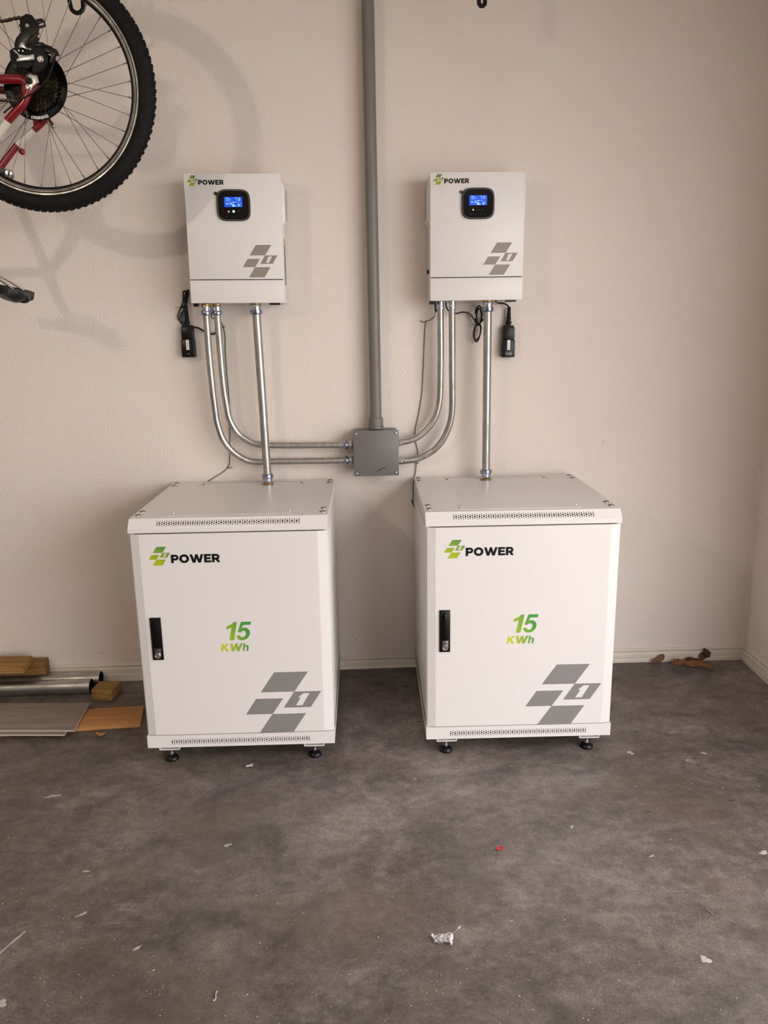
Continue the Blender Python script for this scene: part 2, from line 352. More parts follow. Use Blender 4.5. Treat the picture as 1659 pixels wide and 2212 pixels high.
LK = [[(0, 0), (0, 1), (.23, 1), (.23, .62), (.58, 1), (.89, 1), (.5, .6), (.92, 0), (.62, 0), (.34, .44), (.23, .32), (.23, 0)]]
Lh = [[(0, 0), (0, 1), (.23, 1), (.23, .68)]+arc(.42, .52, .27, .24, 115, 0, 8)+[(.69, 0), (.46, 0)]+arc(.345, .46, .115, .115, 0, 180, 8)+[(.23, 0)]]
# emblem: four slanted panels, a numeral cut out of the second (door metres)
EMB = [[(.1165, .309), (.2227, .309), (.177, .2418), (.071, .2418)], [(.177, .2415), (.2623, .2415), (.2272, .1868), (.1414, .1868)],
       [(.0548, .2192), (.1406, .2192), (.105, .1660), (.0203, .1660)], [(.1045, .1655), (.211, .1655), (.1677, .0992), (.0597, .0992)],
       [(.1895, .2180), (.1925, .2245), (.2054, .2353), (.2253, .2353), (.2010, .1932), (.1800, .1932), (.1962, .2203)]]
def emblem(x0, z0, wd, ht):
    return [[(x0+(x-.0203)/.242*wd, z0+(z-.0992)/.2098*ht) for x, z in lp] for lp in EMB]

# ------------------------------------------------------------------ battery cabinets
W, D, H = .60, .603, .8106
ZL, ZC, ZB0, ZB1, CH = .771, .7835, .0575, .0995, .0235
def vent_strip(x0, x1, ncol, first, fn):
    """perforated steel: columns of punched holes; fn maps (x, v mm across the strip, depth) to 3D"""
    mb = MB(); cw = (x1-x0)/ncol; HV = .0110
    colA = [(-.011, -.0061, -.0085, .0015), (-.0061, 0, -.0033, .0024), (0, .0061, .0033, .0024), (.0061, .011, .0085, .0015)]
    colB = [(-.011, -.0040, -.0062, .0020), (-.0040, .0040, 0, .0032), (.0040, .011, .0062, .0020)]
    for c in range(ncol):
        a, b = x0+c*cw, x0+(c+1)*cw; m = (a+b)/2
        for v0, v1, vc, r in (colA if (c+first) % 2 == 0 else colB):
            out = [(a, v0), (m, v0), (b, v0), (b, vc), (b, v1), (m, v1), (a, v1), (a, vc)]
            hole = [(m+r*math.cos(PI*(-.75+.25*k)), vc+r*math.sin(PI*(-.75+.25*k))) for k in range(8)]
            vs = [fn(x, v, 0) for x, v in out]+[fn(x, v, 0) for x, v in hole]+[fn(x, v, .0012) for x, v in hole]
            fs = [(k, (k+1) % 8, 8+(k+1) % 8, 8+k) for k in range(8)]+[(8+k, 8+(k+1) % 8, 16+(k+1) % 8, 16+k) for k in range(8)]
            mb.add(vs, fs)
    return mb
def make_cabinet(hole_x, hole_y, lid_bow, label, feet_z):
    root = empty('battery_cabinet'); tag(root, label, 'cabinet', 'white battery cabinets on the garage floor')
    hw, hd = W/2, D/2
    # body shell
    mb = MB(); mb.box(-hw+.004, hw-.004, -hd+.03, hd-.002, ZB1-.02, ZL-.004)
    mb.build('body', M_cab, root, bevel=.002)
    for s in (-1, 1):
        x0, x1 = (-hw+.0005, -hw+.004) if s < 0 else (hw-.004, hw-.0005)
        sp = box('side_panel', x0, x1, -hd+.018, hd-.014, ZB1+.012, ZL-.012, M_cab, root, bevel=.0012)
        for yy, zz in ((.19, .615), (-.015, .60)):
            mb = MB(); X = x0-.0003 if s < 0 else x1+.0003
            n = 14; ring = [(X, yy+.012*math.cos(2*PI*k/n), zz+(.026 if math.sin(2*PI*k/n) > 0 else -.026)+.012*math.sin(2*PI*k/n)) for k in range(n)]
            ring2 = [(X+s*.0008, p[1], p[2]) for p in ring]
            mb.add(ring+ring2, [tuple(range(n, 2*n))]+[(k, (k+1) % n, n+(k+1) % n, n+k) for k in range(n)]); mb.build('cable_knockout', M_inv, sp)
        box('corner_post', -hw if s < 0 else hw-.018, -hw+.018 if s < 0 else hw, hd-.014, hd, ZB1-.02, ZL, M_cab, root, bevel=.001)
        box('corner_post', -hw+.0008 if s < 0 else hw-.014, -hw+.014 if s < 0 else hw-.0008, -hd+.012, -hd+.03, ZB1, ZL, M_cab, root)
    # base plinth with perforated front
    bx0, bx1, bz = -.2245, .2215, (ZB0+ZB1)/2-.0015; yf = -hd
    mb = MB(); v0, v1 = bz-.011, bz+.011
    for (a, b, c, d) in ((-hw, hw, ZB0, v0), (-hw, hw, v1, ZB1), (-hw, bx0, v0, v1), (bx1, hw, v0, v1)): mb.add([(a, yf, c), (b, yf, c), (b, yf, d), (a, yf, d)], [(0, 1, 2, 3)])
    mb.add([(-hw, yf, ZB0), (-hw, hd, ZB0), (-hw, hd, ZB1), (-hw, yf, ZB1)], [(0, 1, 2, 3)]); mb.add([(hw, yf, ZB0), (hw, hd, ZB0), (hw, hd, ZB1), (hw, yf, ZB1)], [(0, 1, 2, 3)])
    mb.add([(-hw, hd, ZB0), (hw, hd, ZB0), (hw, hd, ZB1), (-hw, hd, ZB1)], [(0, 1, 2, 3)]); mb.add([(-hw, yf, ZB1), (hw, yf, ZB1), (hw, yf+.03, ZB1), (-hw, yf+.03, ZB1)], [(0, 1, 2, 3)])
    mb.add([(-hw, yf, ZB0), (hw, yf, ZB0), (hw, hd, ZB0), (-hw, hd, ZB0)], [(0, 1, 2, 3)])
    base = mb.build('base', M_cab, root)
    v = vent_strip(bx0, bx1, 62, 1, lambda x, q, dp: (x, yf+dp, bz+q)).build('vent_strip', M_cab, base); v['kind'] = 'stuff'
    # lid: flat top, sloped perforated front, short lip
    sl = Vector((0, CH, H-ZC)); sll = sl.length; sl.normalize(); nrm = Vector((0, -sl.z, sl.y)); o = Vector((0, -hd, ZC)); vc = sll*.5
    def slope(x, q, dp): p = o+sl*(vc+q)-nrm*dp; return (x, p.y, p.z)
    lx0, lx1 = -.2170, .2170
    mb = MB(); q0, q1 = -.011, .011
    for (a, b, c, d) in ((-hw, hw, -vc, q0), (-hw, hw, q1, sll-vc), (-hw, lx0, q0, q1), (lx1, hw, q0, q1)): mb.add([slope(a, c, 0), slope(b, c, 0), slope(b, d, 0), slope(a, d, 0)], [(0, 1, 2, 3)])
    mb.add([(-hw, -hd, ZL), (hw, -hd, ZL), (hw, -hd, ZC), (-hw, -hd, ZC)], [(0, 1, 2, 3)])
    ty = -hd+CH; px0, px1, py0, py1 = -.190, .190, .205, .272            # rear cable cover opening
    for (a, b, c, d) in ((-hw, hw, ty, py0), (-hw, hw, py1, hd), (-hw, px0, py0, py1), (px1, hw, py0, py1)): mb.add([(a, c, H), (b, c, H), (b, d, H), (a, d, H)], [(0, 1, 2, 3)])
    for s in (-hw, hw): mb.add([(s, -hd, ZL), (s, -hd, ZC), (s, ty, H), (s, hd, H), (s, hd, ZL)], [(0, 1, 2, 3, 4)])
    mb.add([(-hw, hd, ZL), (hw, hd, ZL), (hw, hd, H), (-hw, hd, H)], [(0, 1, 2, 3)]); mb.add([(-hw, -hd, ZL), (hw, -hd, ZL), (hw, -hd+.02, ZL), (-hw, -hd+.02, ZL)], [(0, 1, 2, 3)])
    lid = mb.build('lid', M_cab, root)
    v = vent_strip(lx0, lx1, 61, 0, slope).build('vent_strip', M_cab, lid); v['kind'] = 'stuff'
    # rear cable cover: front edge pushed down by the conduit
    mb = MB(); n = 24; vs = []
    for i in range(n+1):
        x = px0+.0006+(px1-px0-.0012)*i/n; bow = lid_bow*math.exp(-((x-hole_x*.5)/.10)**2)
        vs += [(x, py0+.0006, H-.0006-bow), (x, py1-.0006, H-.0006)]
    mb.add(vs, [(2*i, 2*i+2, 2*i+3, 2*i+1) for i in range(n)]); cc = mb.build('cable_cover', M_cab, lid, smooth=True)
    for xx in (-.18, .18): MB().lathe([(.0045, 0), (.004, .0018), (.0015, .0028)], (xx, .243, H-.0006), n=10).build('cover_screw', M_steeld, lid, smooth=True)
    mb = MB(); mb.box(-.190, .190, -.252, -.190, H, H+.0009); mb.build('front_cover', M_cab, lid)
    for xx in (-.181, .179): MB().lathe([(.0045, 0), (.004, .0018), (.0015, .0028)], (xx, -.217, H+.0009), n=10).build('cover_screw', M_steel, lid, smooth=True)
    for sx in (-.2845, .2825):
        for yy in (-.187, -.237, .225, .275): MB().lathe([(.0092, 0), (.0090, .0015), (.0066, .0042), (.0032, .0052), (.0028, .0030), (0, .0030)], (sx, yy, H), n=14).build('lid_screw', M_screw, lid, smooth=True)
    # door with folded edges
    z0, z1 = ZB1+.0025, ZL-.0045; yd = -hd+.0012
    pr = [(-.2955, yd+.0065), (-.270, yd), (.268, yd), (.2955, yd+.0065), (.2955, yd+.02), (-.2955, yd+.02)]
    mb = MB(); n = len(pr); mb.add([(x, y, z) for z in (z0, z1) for x, y in pr], [(i, (i+1) % n, n+(i+1) % n, n+i) for i in range(n)]+[tuple(range(n)), tuple(range(n, 2*n))])
    door = mb.build('door', M_cab, root)
    yp = yd-.0003
    flat('logo', emblem(-.2442, .6688, .0655, .0583), yp, .0004, M_green, door)
    flat('brand_lettering', word(POWER, -.1775, .6752, .0265), yp, .0004, M_ink, door)
    flat('capacity_number', word([D1, D5], -.0345, .4205, .0602, .09, .20, 1.03), yp, .0004, M_green2, door)
    flat('capacity_unit', word([LK, L_W(), Lh], -.0448, .3838, .0258, .09, .14, .97), yp, .0004, M_green3, door)
    flat('emblem', emblem(.0203, .0992, .242, .2098), yp, .0004, M_gprint, door)
    # swing handle
    mb = MB(); mb.box(-.2579, -.2241, yd-.004, yd, .3618, .5015); hp = mb.build('door_handle', M_black, door, bevel=.0012)
    mb = MB(); n = 8; pts = [(-.2480, .405), (-.2340, .405)]+arc(-.2410, .482, .0070, .009, 0, 180, 8)
    lp = [pts[0], pts[1]]+pts[2:]
    m2 = len(lp); mb.add([(x, yd-.004, z) for x, z in lp]+[(x, yd-.0115, z) for x, z in lp], [tuple(range(m2, 2*m2))]+[(i, (i+1) % m2, m2+(i+1) % m2, m2+i) for i in range(m2)])
    mb.build('handle_lever', M_gloss, door, bevel=.0018)
    lp = [(-.2503, .4012), (-.2303, .4012)]+arc(-.2403, .3772, .0100, .0100, 0, -180, 8); mb = MB(); m2 = len(lp)
    mb.add([(x, yd-.004, z) for x, z in lp]+[(x, yd-.0075, z) for x, z in lp], [tuple(range(m2, 2*m2))]+[(i, (i+1) % m2, m2+(i+1) % m2, m2+i) for i in range(m2)]); mb.build('lock_plate', M_steeld, door, bevel=.0008)
    MB().lathe([(.0088, 0), (.0088, .003), (.0075, .0045), (.0070, .0035), (.0012, .0035), (.001, .0015), (0, .0015)], (-.2403, yd-.0075, .3795), (0, -1, 0), 20).build('lock_cylinder', M_steel, door, smooth=True)
    # levelling feet
    for fx in (-.233, .233):
        for fy in (-hd+.028, hd-.06):
            fz = feet_z[(0 if fx < 0 else 1)] if fy > 0 else 0.0
            MB().lathe([(.020, 0), (.0215, .004), (.019, .011), (.009, .017), (.0, .017)], (fx, fy, fz), n=20).build('foot_pad', M_black, root, smooth=True)
            st = MB().tube([(fx, fy, fz+.016), (fx, fy, ZB0-.002)], .0045, 10).build('foot_stud', M_zinc, root, smooth=True)
            MB().lathe([(.0085, 0), (.0085, .006)], (fx, fy, fz+.019), n=6).build('hex_nut', M_zinc, st)
            mb = MB(); bw = .0330
            mb.box(fx-bw, fx+bw, fy-.024, fy+.016, ZB0-.0115, ZB0-.0085); mb.box(fx-bw, fx-bw+.003, fy-.024, fy+.016, ZB0-.0115, ZB0); mb.box(fx+bw-.003, fx+bw, fy-.024, fy+.016, ZB0-.0115, ZB0); mb.box(fx-.006, fx+.006, fy-.01, fy+.01, ZB0-.0085, ZB0)
            mb.build('foot_bracket', M_cab, root)
    return root
def place_cab(root, x0, y0, a):
    ux = Vector((math.cos(a), math.sin(a), 0)); uy = Vector((-math.sin(a), math.cos(a), 0))
    root.location = Vector((x0, y0, 0))+ux*W/2+uy*D/2; root.rotation_euler = (0, 0, a)
    return root
cabL = place_cab(make_cabinet(.0572, .2385, .006, 'white battery cabinet standing beside the lumber offcuts, left of the pair', (.010, .022)), -.631, -.6205, -.0093)
cabR = place_cab(make_cabinet(-.0365, .2385, .0085, 'white battery cabinet nearer the dry leaves and room corner, right of the pair', (.0285, .0235)), .2657, -.6224, -.0142)

# ------------------------------------------------------------------ inverters
IW, IH, ID = .319, .413, .140
def superellipse(cx, cz, a, b, n=4.2, k=48):
    out = []
    for i in range(k):
        t = 2*PI*i/k; c, s = math.cos(t), math.sin(t)
        out.append((cx+a*math.copysign(abs(c)**(2/n), c), cz+b*math.copysign(abs(s)**(2/n), s)))
    return out
SEG = {'1': 'bc', '3': 'abgcd', '4': 'fgbc', '5': 'afgcd', '7': 'abc', '8': 'abcdefg'}
def seg_digits(txt, x, z, w_, h, t):
    mb = []; 
    for i, ch in enumerate(txt):
        X = x+i*w_*1.5
        R = {'a': (X, X+w_, z+h-t, z+h), 'd': (X, X+w_, z, z+t), 'g': (X, X+w_, z+h/2-t/2, z+h/2+t/2), 'f': (X, X+t, z+h/2, z+h), 'b': (X+w_-t, X+w_, z+h/2, z+h), 'e': (X, X+t, z, z+h/2), 'c': (X+w_-t, X+w_, z, z+h/2)}
        mb += [R[c] for c in SEG[ch]]
    return mb
def make_inverter(reading, green_on, label, tabmat):
    root = empty('inverter'); tag(root, label, 'inverter', 'wall inverters above the cabinets')
    hw, hh = IW/2, IH/2; gz = -.130; yf = -ID
    box('mounting_plate', -.13, .13, -.012, -.001, -hh+.02, hh+.006, M_steeld, root)
    for x in (-.075, .095):
        mb = MB(); lp = [(-.012, -.02), (.012, -.02)]+arc(0, .012, .012, .012, 0, 180, 8); m2 = len(lp)
        mb.add([(x+p, -.006, hh+.001+q) for p, q in lp]+[(x+p, -.002, hh+.001+q) for p, q in lp], [tuple(range(m2)), tuple(range(m2, 2*m2))]+[(i, (i+1) % m2, m2+(i+1) % m2, m2+i) for i in range(m2)])
        mb.build('mounting_tab', M_emt, root)
    mb = MB(); mb.box(-hw+.002, hw-.002, yf+.004, -.012, -hh+.001, hh-.001); body = mb.build('body', M_inv, root, bevel=.002)
    fc = box('front_cover', -hw, hw, yf, yf+.012, gz+.0012, hh, M_inv, root, bevel=.0018)
    box('terminal_cover', -hw, hw, yf, yf+.012, -hh, gz-.0012, M_inv, root, bevel=.0018)
    box('seam', -hw+.003, hw-.003, yf+.003, yf+.006, gz-.0014, gz+.0014, M_dark, root)
    for s in (-1, 1):
        X0 = s*(hw-.002); X1 = s*(hw+.009)
        def q(x, y, z): return (x, y, z)
        b = [(X0, yf+.018, .046), (X0, -.022, .046), (X0, -.022, .186), (X0, yf+.018, .186)]; t_ = [(X1, yf+.024, .062), (X1, -.028, .062), (X1, -.028, .170), (X1, yf+.024, .170)]
        if s < 0: b = b[::-1]; t_ = t_[::-1]
        mb = MB(); mb.hexa(b, t_); vent = mb.build('fan_grille', M_inv, root, bevel=.0015)
        mb = MB(); 
        for k in range(16):
            z = .066+k*.0065; mb.box(min(X1, X1+s*.0003), max(X1, X1+s*.0003), yf+.03, -.034, z, z+.0028)
        sl = mb.build('grille_slots', M_rimgr, vent); sl['kind'] = 'stuff'
        for z in (hh-.02, hh-.055, -.005, -.175): MB().lathe([(.0026, 0), (.0022, .001), (0, .0012)], (s*(hw-.002), yf+.017, z), (s, 0, 0), 8).build('cover_screw', M_steeld, root)
    box('rating_label', hw-.002, hw-.0014, -.085, -.04, -.145, -.012, M_rimgr, root); box('warning_label', hw-.002, hw-.0014, -.085, -.04, -.010, .010, mat('warning_yellow', (.55, .36, .08), .5), root)
    box('power_switch', -hw-.004, -hw+.003, -.07, -.052, -.112, -.098, M_black, root, bevel=.001)
    # printing
    yp = yf-.0003
    flat('logo', emblem(-.1495, .1678, .0360, .0323), yp, .0004, M_greeni, fc)
    flat('brand_lettering', word(POWER, -.1125, .1712, .0150), yp, .0004, M_ink, fc)
    flat('emblem', emblem(.0218, -.1228, .1178, .1048), yp, .0004, M_taupe, fc)
    # display
    cx, cz = .0008, .1066
    def plate(nm, a, b, y0, y1, m, par, n=4.2, bev=0):
        lp = superellipse(cx, cz, a, b, n); k = len(lp); mb = MB()
        mb.add([(x, y0, z) for x, z in lp]+[(x, y1, z) for x, z in lp], [tuple(range(k)), tuple(range(k, 2*k))]+[(i, (i+1) % k, k+(i+1) % k, k+i) for i in range(k)])
        return mb.build(nm, m, par, smooth=True, bevel=bev)
    plate('display_surround', .0595, .0545, yf, yf-.0022, M_inv, root, 3.8)
    disp = plate('display', .0550, .0495, yf-.002, yf-.0075, M_black, root)
    lo = superellipse(cx, cz, .0525, .0470); li = superellipse(cx, cz, .0505, .0450)
    flat('display_rim', [lo, li], yf-.0077, .0008, M_rimgr, disp)
    flat('display_glass', [li], yf-.0076, .0006, M_gloss, disp)
    ys = yf-.0083
    flat('lcd_screen', [[(cx-.0297, .1007), (cx+.0297, .1007), (cx+.0297, .1320), (cx-.0297, .1320)]], ys, .0005, M_lcd, disp)
    rects = seg_digits('537', cx-.0225, .1195, .0036, .0075, .0009)+seg_digits(reading, cx+.0085, .1195, .0036, .0075, .0009)
    rects += [(cx-.0235, cx-.0150, .1285, .1298), (cx+.006, cx+.0135, .1285, .1298), (cx+.017, cx+.0225, .1285, .1298), (cx-.0035, cx+.0045, .1142, .1168),
              (cx-.0135, cx-.0035, .1150, .1156), (cx+.0045, cx+.0165, .1150, .1156), (cx-.0135, cx-.0130, .1105, .1156), (cx+.016, cx+.0165, .1105, .1156), (cx-.020, cx-.0105, .1104, .1110),
              (cx-.0105, cx-.0045, .1085, .1125), (cx-.0035, cx+.0045, .1022, .1070), (cx+.0045, cx+.0095, .1030, .1052), (cx+.0155, cx+.0190, .1022, .1100), (cx+.0215, cx+.027, .1102, .1110), (cx+.0215, cx+.0255, .1040, .1048), (cx+.0205, cx+.0212, .1040, .1110)]
    lps = [[(a, c), (b, c), (b, d), (a, d)] for a, b, c, d in rects]
    lps += [arc(cx-.0205, .1107, .0026, .0026, 0, 345, 16), [(cx-.0042, .1071), (cx+.0040, .1071), (cx-.0012, .1110)]]
    mb = MB()
    for lp in lps: k = len(lp); mb.add([(x, ys-.0004, z) for x, z in lp], [tuple(range(k))])
    mb.build('lcd_segments', M_lcdw, disp)
    def dot(nm, x, z, r, m): MB().lathe([(r, 0), (r*.8, .0006), (0, .0008)], (x, yf-.0079, z), (0, -1, 0), 12).build(nm, m, disp)
    dot('status_led', -.0156, .0866, .0026, M_ledy); dot('status_led', .0006, .0870, .0040 if green_on else .0018, M_ledg if green_on else M_ledoff); dot('status_led', .0165, .0866, .0018, M_ledoff)
    for x in (-.0223, -.0064, .0091, .0253): dot('touch_key', x, .0718, .0018, M_ledoff)
    mb = MB(); mb.box(-.0055, .0055, yf-.004, yf-.0024, -.0045, .0045); tb = mb.build('film_tab', tabmat, disp); tb.location = (0, 0, 0)
    for v in tb.data.vertices:
        a = math.radians(-28); x, z = v.co.x, v.co.z; v.co.x = -.0555+x*math.cos(a)-z*math.sin(a); v.co.z = .1432+x*math.sin(a)+z*math.cos(a)
    # underside sockets
    box('data_port', .105, .140, yf+.012, yf+.03, -hh-.006, -hh+.002, M_black, root); box('earth_port', -.158, -.1435, yf+.03, yf+.06, -hh-.010, -hh+.002, M_black, root)
    return root
invL = make_inverter('118', True, 'white wall inverter beside the bicycle wheel, green status light lit', M_black); invL.location = (-.3305, 0, 1.658); invL.rotation_euler = (0, .009, 0)
invR = make_inverter('114', False, 'white wall inverter right of the grey riser pipe, no green light', mat('olive_tab', (.045, .045, .03), .5)); invR.location = (.4855, 0, 1.6555)

# ------------------------------------------------------------------ junction box and riser
jb = empty('junction_box', (.1312, 0, .8335)); tag(jb, 'square grey plastic junction box with screwed cover at the foot of the riser', 'junction box')
box('box_body', -.079, .079, -.092, 0, .003, .164, M_jbox, jb, bevel=.004)
jc = box('cover', -.0825, .0825, -.101, -.092, -.0005, .1675, M_jbox, jb, bevel=.003)
for x in (-.0715, .0715):
    for z in (.011, .156): MB().lathe([(.0045, 0), (.0045, .0012), (.0034, .0026), (.0012, .003), (.001, .0012), (0, .0012)], (x, -.101, z), (0, -1, 0), 14).build('cover_screw', M_steel, jc, smooth=True)
def caps(txt):
    G = {'C': [arc(.5, .5, .48, .5, 45, 315, 16)+arc(.5, .5, .34, .36, 315, 45, 16)], 'A': [[(0, 0), (.4, 1), (.55, 1), (.95, 0), (.8, 0), (.7, .25), (.25, .25), (.15, 0)]], 'R': L_R(), 'L': [[(0, 0), (0, 1), (.15, 1), (.15, .14), (.7, .14), (.7, 0)]],
         'O': [arc(.5, .5, .5, .5, 0, 348, 20), arc(.5, .5, .36, .36, 0, 348, 20)], 'N': [[(0, 0), (0, 1), (.15, 1), (.65, .25), (.65, 1), (.8, 1), (.8, 0), (.65, 0), (.15, .75), (.15, 0)]]}
    return [G[c] for c in txt]
flat('embossed_lettering', word(caps('CARLON'), -.037, .0785, .0095, .30), -.1011, .0005, M_jbox, jc)
mb = MB().tube(smooth_path([(.002, -.1012, .016), (.016, -.1012, .025), (.034, -.1012, .031)], 6), .0009, 6); mb.build('scuff_mark', M_ink, jc)
ri = empty('riser_conduit', (.134, -.045, 1.0)); tag(ri, 'thick grey plastic conduit running up the wall from the junction box', 'pipe')
MB().tube([(0, 0, .003), (-.0035, .004, CEIL-1.0)], .0212, 20).build('pipe', M_pvc, ri, smooth=True)
MB().lathe([(.0275, .0), (.0275, .010), (.0262, .0115), (.0262, .038), (.0245, .040), (.0212, .040)], (0, 0, .0015), n=24).build('socket', M_pvc, ri, smooth=True)

# ------------------------------------------------------------------ metal conduits
def fitting(mbs, o, ax, r, kind):
    """connector stacked along ax from o outwards; kind: 'comp' compression, 'screw' set-screw"""
    root, nm = mbs
    if kind == 'comp':
        MB().lathe([(r*1.42, 0), (r*1.42, .0035)], o, ax, 20).build('bushing', M_brass, root, smooth=True)
        MB().lathe([(r*1.22, .0035), (r*1.34, .006), (r*1.34, .012), (r*1.2, .0135), (r*1.2, .019), (r*1.3, .020), (r*1.3, .023)], o, ax, 24).build('connector', M_zinc, root, smooth=True)
        MB().lathe([(r*1.30, .022), (r*1.48, .0245), (r*1.50, .032), (r*1.44, .0355), (r*1.16, .038), (r*1.0, .038)], o, ax, 12).build('gland_nut', M_zincb, root, smooth=True)
    else:
        MB().lathe([(r*1.35, 0), (r*1.35, .003), (r*1.20, .0035), (r*1.20, .026), (r*1.0, .027)], o, ax, 20).build('connector', M_zinc, root, smooth=True)
        sd = Vector((0, -1, 0)); c = Vector(o)+Vector(ax).normalized()*.016+sd*(r*1.15)
        MB().lathe([(.0042, 0), (.0042, .004), (.003, .005), (0, .0045)], c, sd, 10).build('set_screw', M_steel, root, smooth=True)
def conduit(label, pts, r, k0, k1, grp, a0=None, a1=None):
    root = empty('metal_conduit', pts[0]); tag(root, label, 'conduit', grp); o = Vector(pts[0])
    P = [Vector(p)-o for p in pts]
    MB().tube(smooth_path(P, 8) if len(P) > 2 else P, r, 18).build('pipe', M_emt, root, smooth=True)
    fitting((root, 0), P[0], (P[1]-P[0]).normalized() if a0 is None else a0, r, k0); fitting((root, 0), P[-1], (P[-2]-P[-1]).normalized() if a1 is None else a1, r, k1)
    return root
GB = 'bent steel conduits to the junction box'; GS = 'straight steel conduits down to the cabinets'
def pix_path(pix, y0, y1):
    n = len(pix); return [PY(px, py, y0+(y1-y0)*min(1, (i/(n-1))*1.25)) for i, (px, py) in enumerate(pix)]
zL = 1.658-IH/2; zR = 1.6555-IH/2
pa = pix_path([(445, 668), (446, 690), (452, 770), (459, 840), (464, 880), (469, 913), (481.6, 949), (501, 974), (526, 991), (551, 997.5), (606, 996.5), (690, 995.5), (752, 994.5)], -.098, -.052); pa[0].z = zL; pa[-1].x = .0512
pb = pix_path([(468.5, 668), (470, 690), (475, 750), (479, 799), (484, 845), (490, 880), (495.5, 905), (511, 933), (531, 949), (556, 959), (606, 962), (690, 961.5), (752, 961)], -.075, -.052); pb[0].z = zL; pb[-1].x = .0512
conduit('bent steel conduit from the left inverter into the lower left side of the junction box', pa, .0117, 'comp', 'comp', GB)
conduit('bent steel conduit from the left inverter into the upper left side of the junction box', pb, .0117, 'comp', 'comp', GB)
pc = pix_path([(951, 668), (951.5, 700), (952, 770), (951.5, 815), (951, 842), (948.5, 873), (939, 904), (921, 929), (895, 948), (868, 956.5)], -.075, -.052); pc[0].z = zR; pc[-1].x = .2112
pd = pix_path([(976, 668), (976.5, 720), (976.7, 806), (977, 845), (977, 878), (973, 911), (960, 944), (939, 971), (910, 988), (885, 994), (868, 995.5)], -.098, -.052); pd[0].z = zR; pd[-1].x = .2112
conduit('bent steel conduit from the right inverter into the upper right side of the junction box', pc, .0117, 'screw', 'screw', GB)
conduit('bent steel conduit from the right inverter into the lower right side of the junction box', pd, .0117, 'screw', 'screw', GB)
tL = cabL.matrix_basis @ Vector((.0572, .2385, H-.0015)); tR = cabR.matrix_basis @ Vector((-.0365, .2385, H-.0015))
sL = PY(553, 668, tL.y-.004); sL.z = zL; sR = PY(1053.5, 668, tR.y-.004); sR.z = zR
conduit('straight steel conduit dropping from the left inverter to its cabinet lid', [sL, tL], .0148, 'comp', 'comp', GS)
conduit('straight steel conduit dropping from the right inverter to its cabinet lid', [sR, tR], .0148, 'comp', 'comp', GS)

# ------------------------------------------------------------------ dongles, cords, earth wires
def make_dongle(cx, zb, lean, label, leds):
    root = empty('data_dongle', (cx, -.004, zb), (0, lean, 0)); tag(root, label, 'dongle', 'black monitoring dongles on the wall')
    box('lower_case', -.0235, .0235, -.034, 0, 0, .062, M_black, root, bevel=.003)
    box('upper_case', -.0212, .0212, -.031, -.002, .0615, .107, M_black, root, bevel=.003)
    box('collar', -.0175, .0175, -.028, -.005, .1065, .113, M_blackm, root, bevel=.001)
    MB().lathe([(.0085, .112), (.0085, .118), (.0105, .119), (.0105, .127), (.008, .128), (.008, .136), (.0095, .137), (.0078, .140), (.0060, .172), (.0072, .1725), (.0072, .176), (.0045, .178)], (0, -.0165, 0), n=16).build('plug', M_blackm, root, smooth=True)
    lb = box('label_sticker', -.0055, .0055, -.0346, -.034, .026, .0615, M_label, root)
    mb = MB()
    for k in range(5): mb.box(-.0015+.0012*(k % 2), .0018, -.0349, -.0346, .031+k*.004, .0325+k*.004)
    mb.build('label_print', M_rimgr, lb)
    box('led_window', -.0115, .013, -.0344, -.034, .007, .020, M_gloss, root)
    for k, x in enumerate((-.007, .0015, .009)): MB().lathe([(.0014, 0), (.001, .0006), (0, .0007)], (x, -.0344, .013), (0, -1, 0), 8).build('status_led', M_ledy if (k in leds) else M_ledoff, root)
    return root
dL = make_dongle(-.5355, 1.2695, .0, 'black dongle with coiled cord hanging left of the bicycle side inverter', (1,))
dR = make_dongle(.6205, 1.2505, .012, 'black dongle hanging below the right end of the inverter without green light', (1, 2))
def cord(name, label, cat, paths, r, m, grp=None, ties=()):
    o = Vector(paths[0][0]); root = empty(name, o); tag(root, label, cat, grp)
    for p in paths:
        MB().tube(smooth_path([Vector(q)-o for q in p], 6), r, 8).build('cord', m, root, smooth=True)
    return root, o
def yy(pts, y): return [PY(a, b, y) for a, b in pts]
inR = Vector((.5645, -.075, zR+.001))
c1, _ = cord('dongle_cord', 'short black cord arching from inverter underside into the right dongle', 'cord', [[inR, inR+Vector((0, 0, -.004))]+yy([(1076, 654.5), (1088, 655.5), (1097, 660.5), (1101.5, 667)], -.026)], .0028, M_black)
def loop(cx, cy, rx, ry, tilt, y, a0=0, a1=350, n=18):
    out = []
    for i in range(n+1):
        a = math.radians(a0+(a1-a0)*i/n); x = rx*math.cos(a); z = ry*math.sin(a)
        out.append(PY(cx+x*math.cos(tilt)-z*math.sin(tilt), cy+x*math.sin(tilt)+z*math.cos(tilt), y-.006*math.sin(a*.5)))
    return out
pts = yy([(962, 655), (964, 662), (970, 672), (984, 677), (998, 674.5), (1008, 675), (1016, 679), (1024, 690), (1032, 702)], -.03); pts[0] = Vector((pts[0].x, -.05, zR+.001))
loops = loop(1034, 681, 7.5, 20, .06, -.014, 90, 440) + loop(1031, 718, 6.5, 20, .12, -.014, -90, 260)
loops2 = loop(1034.5, 683, 5.0, 17, .02, -.022, 90, 440) + loop(1031, 716, 7.5, 18, .2, -.022, -90, 260)
c2, o2 = cord('coiled_cable', 'black cord bundled in a figure-eight coil between the right inverter conduits', 'cord', [pts, loops, loops2, yy([(1032, 700), (1040, 695), (1046, 685), (1052, 672)], -.012)], .0027, M_black)
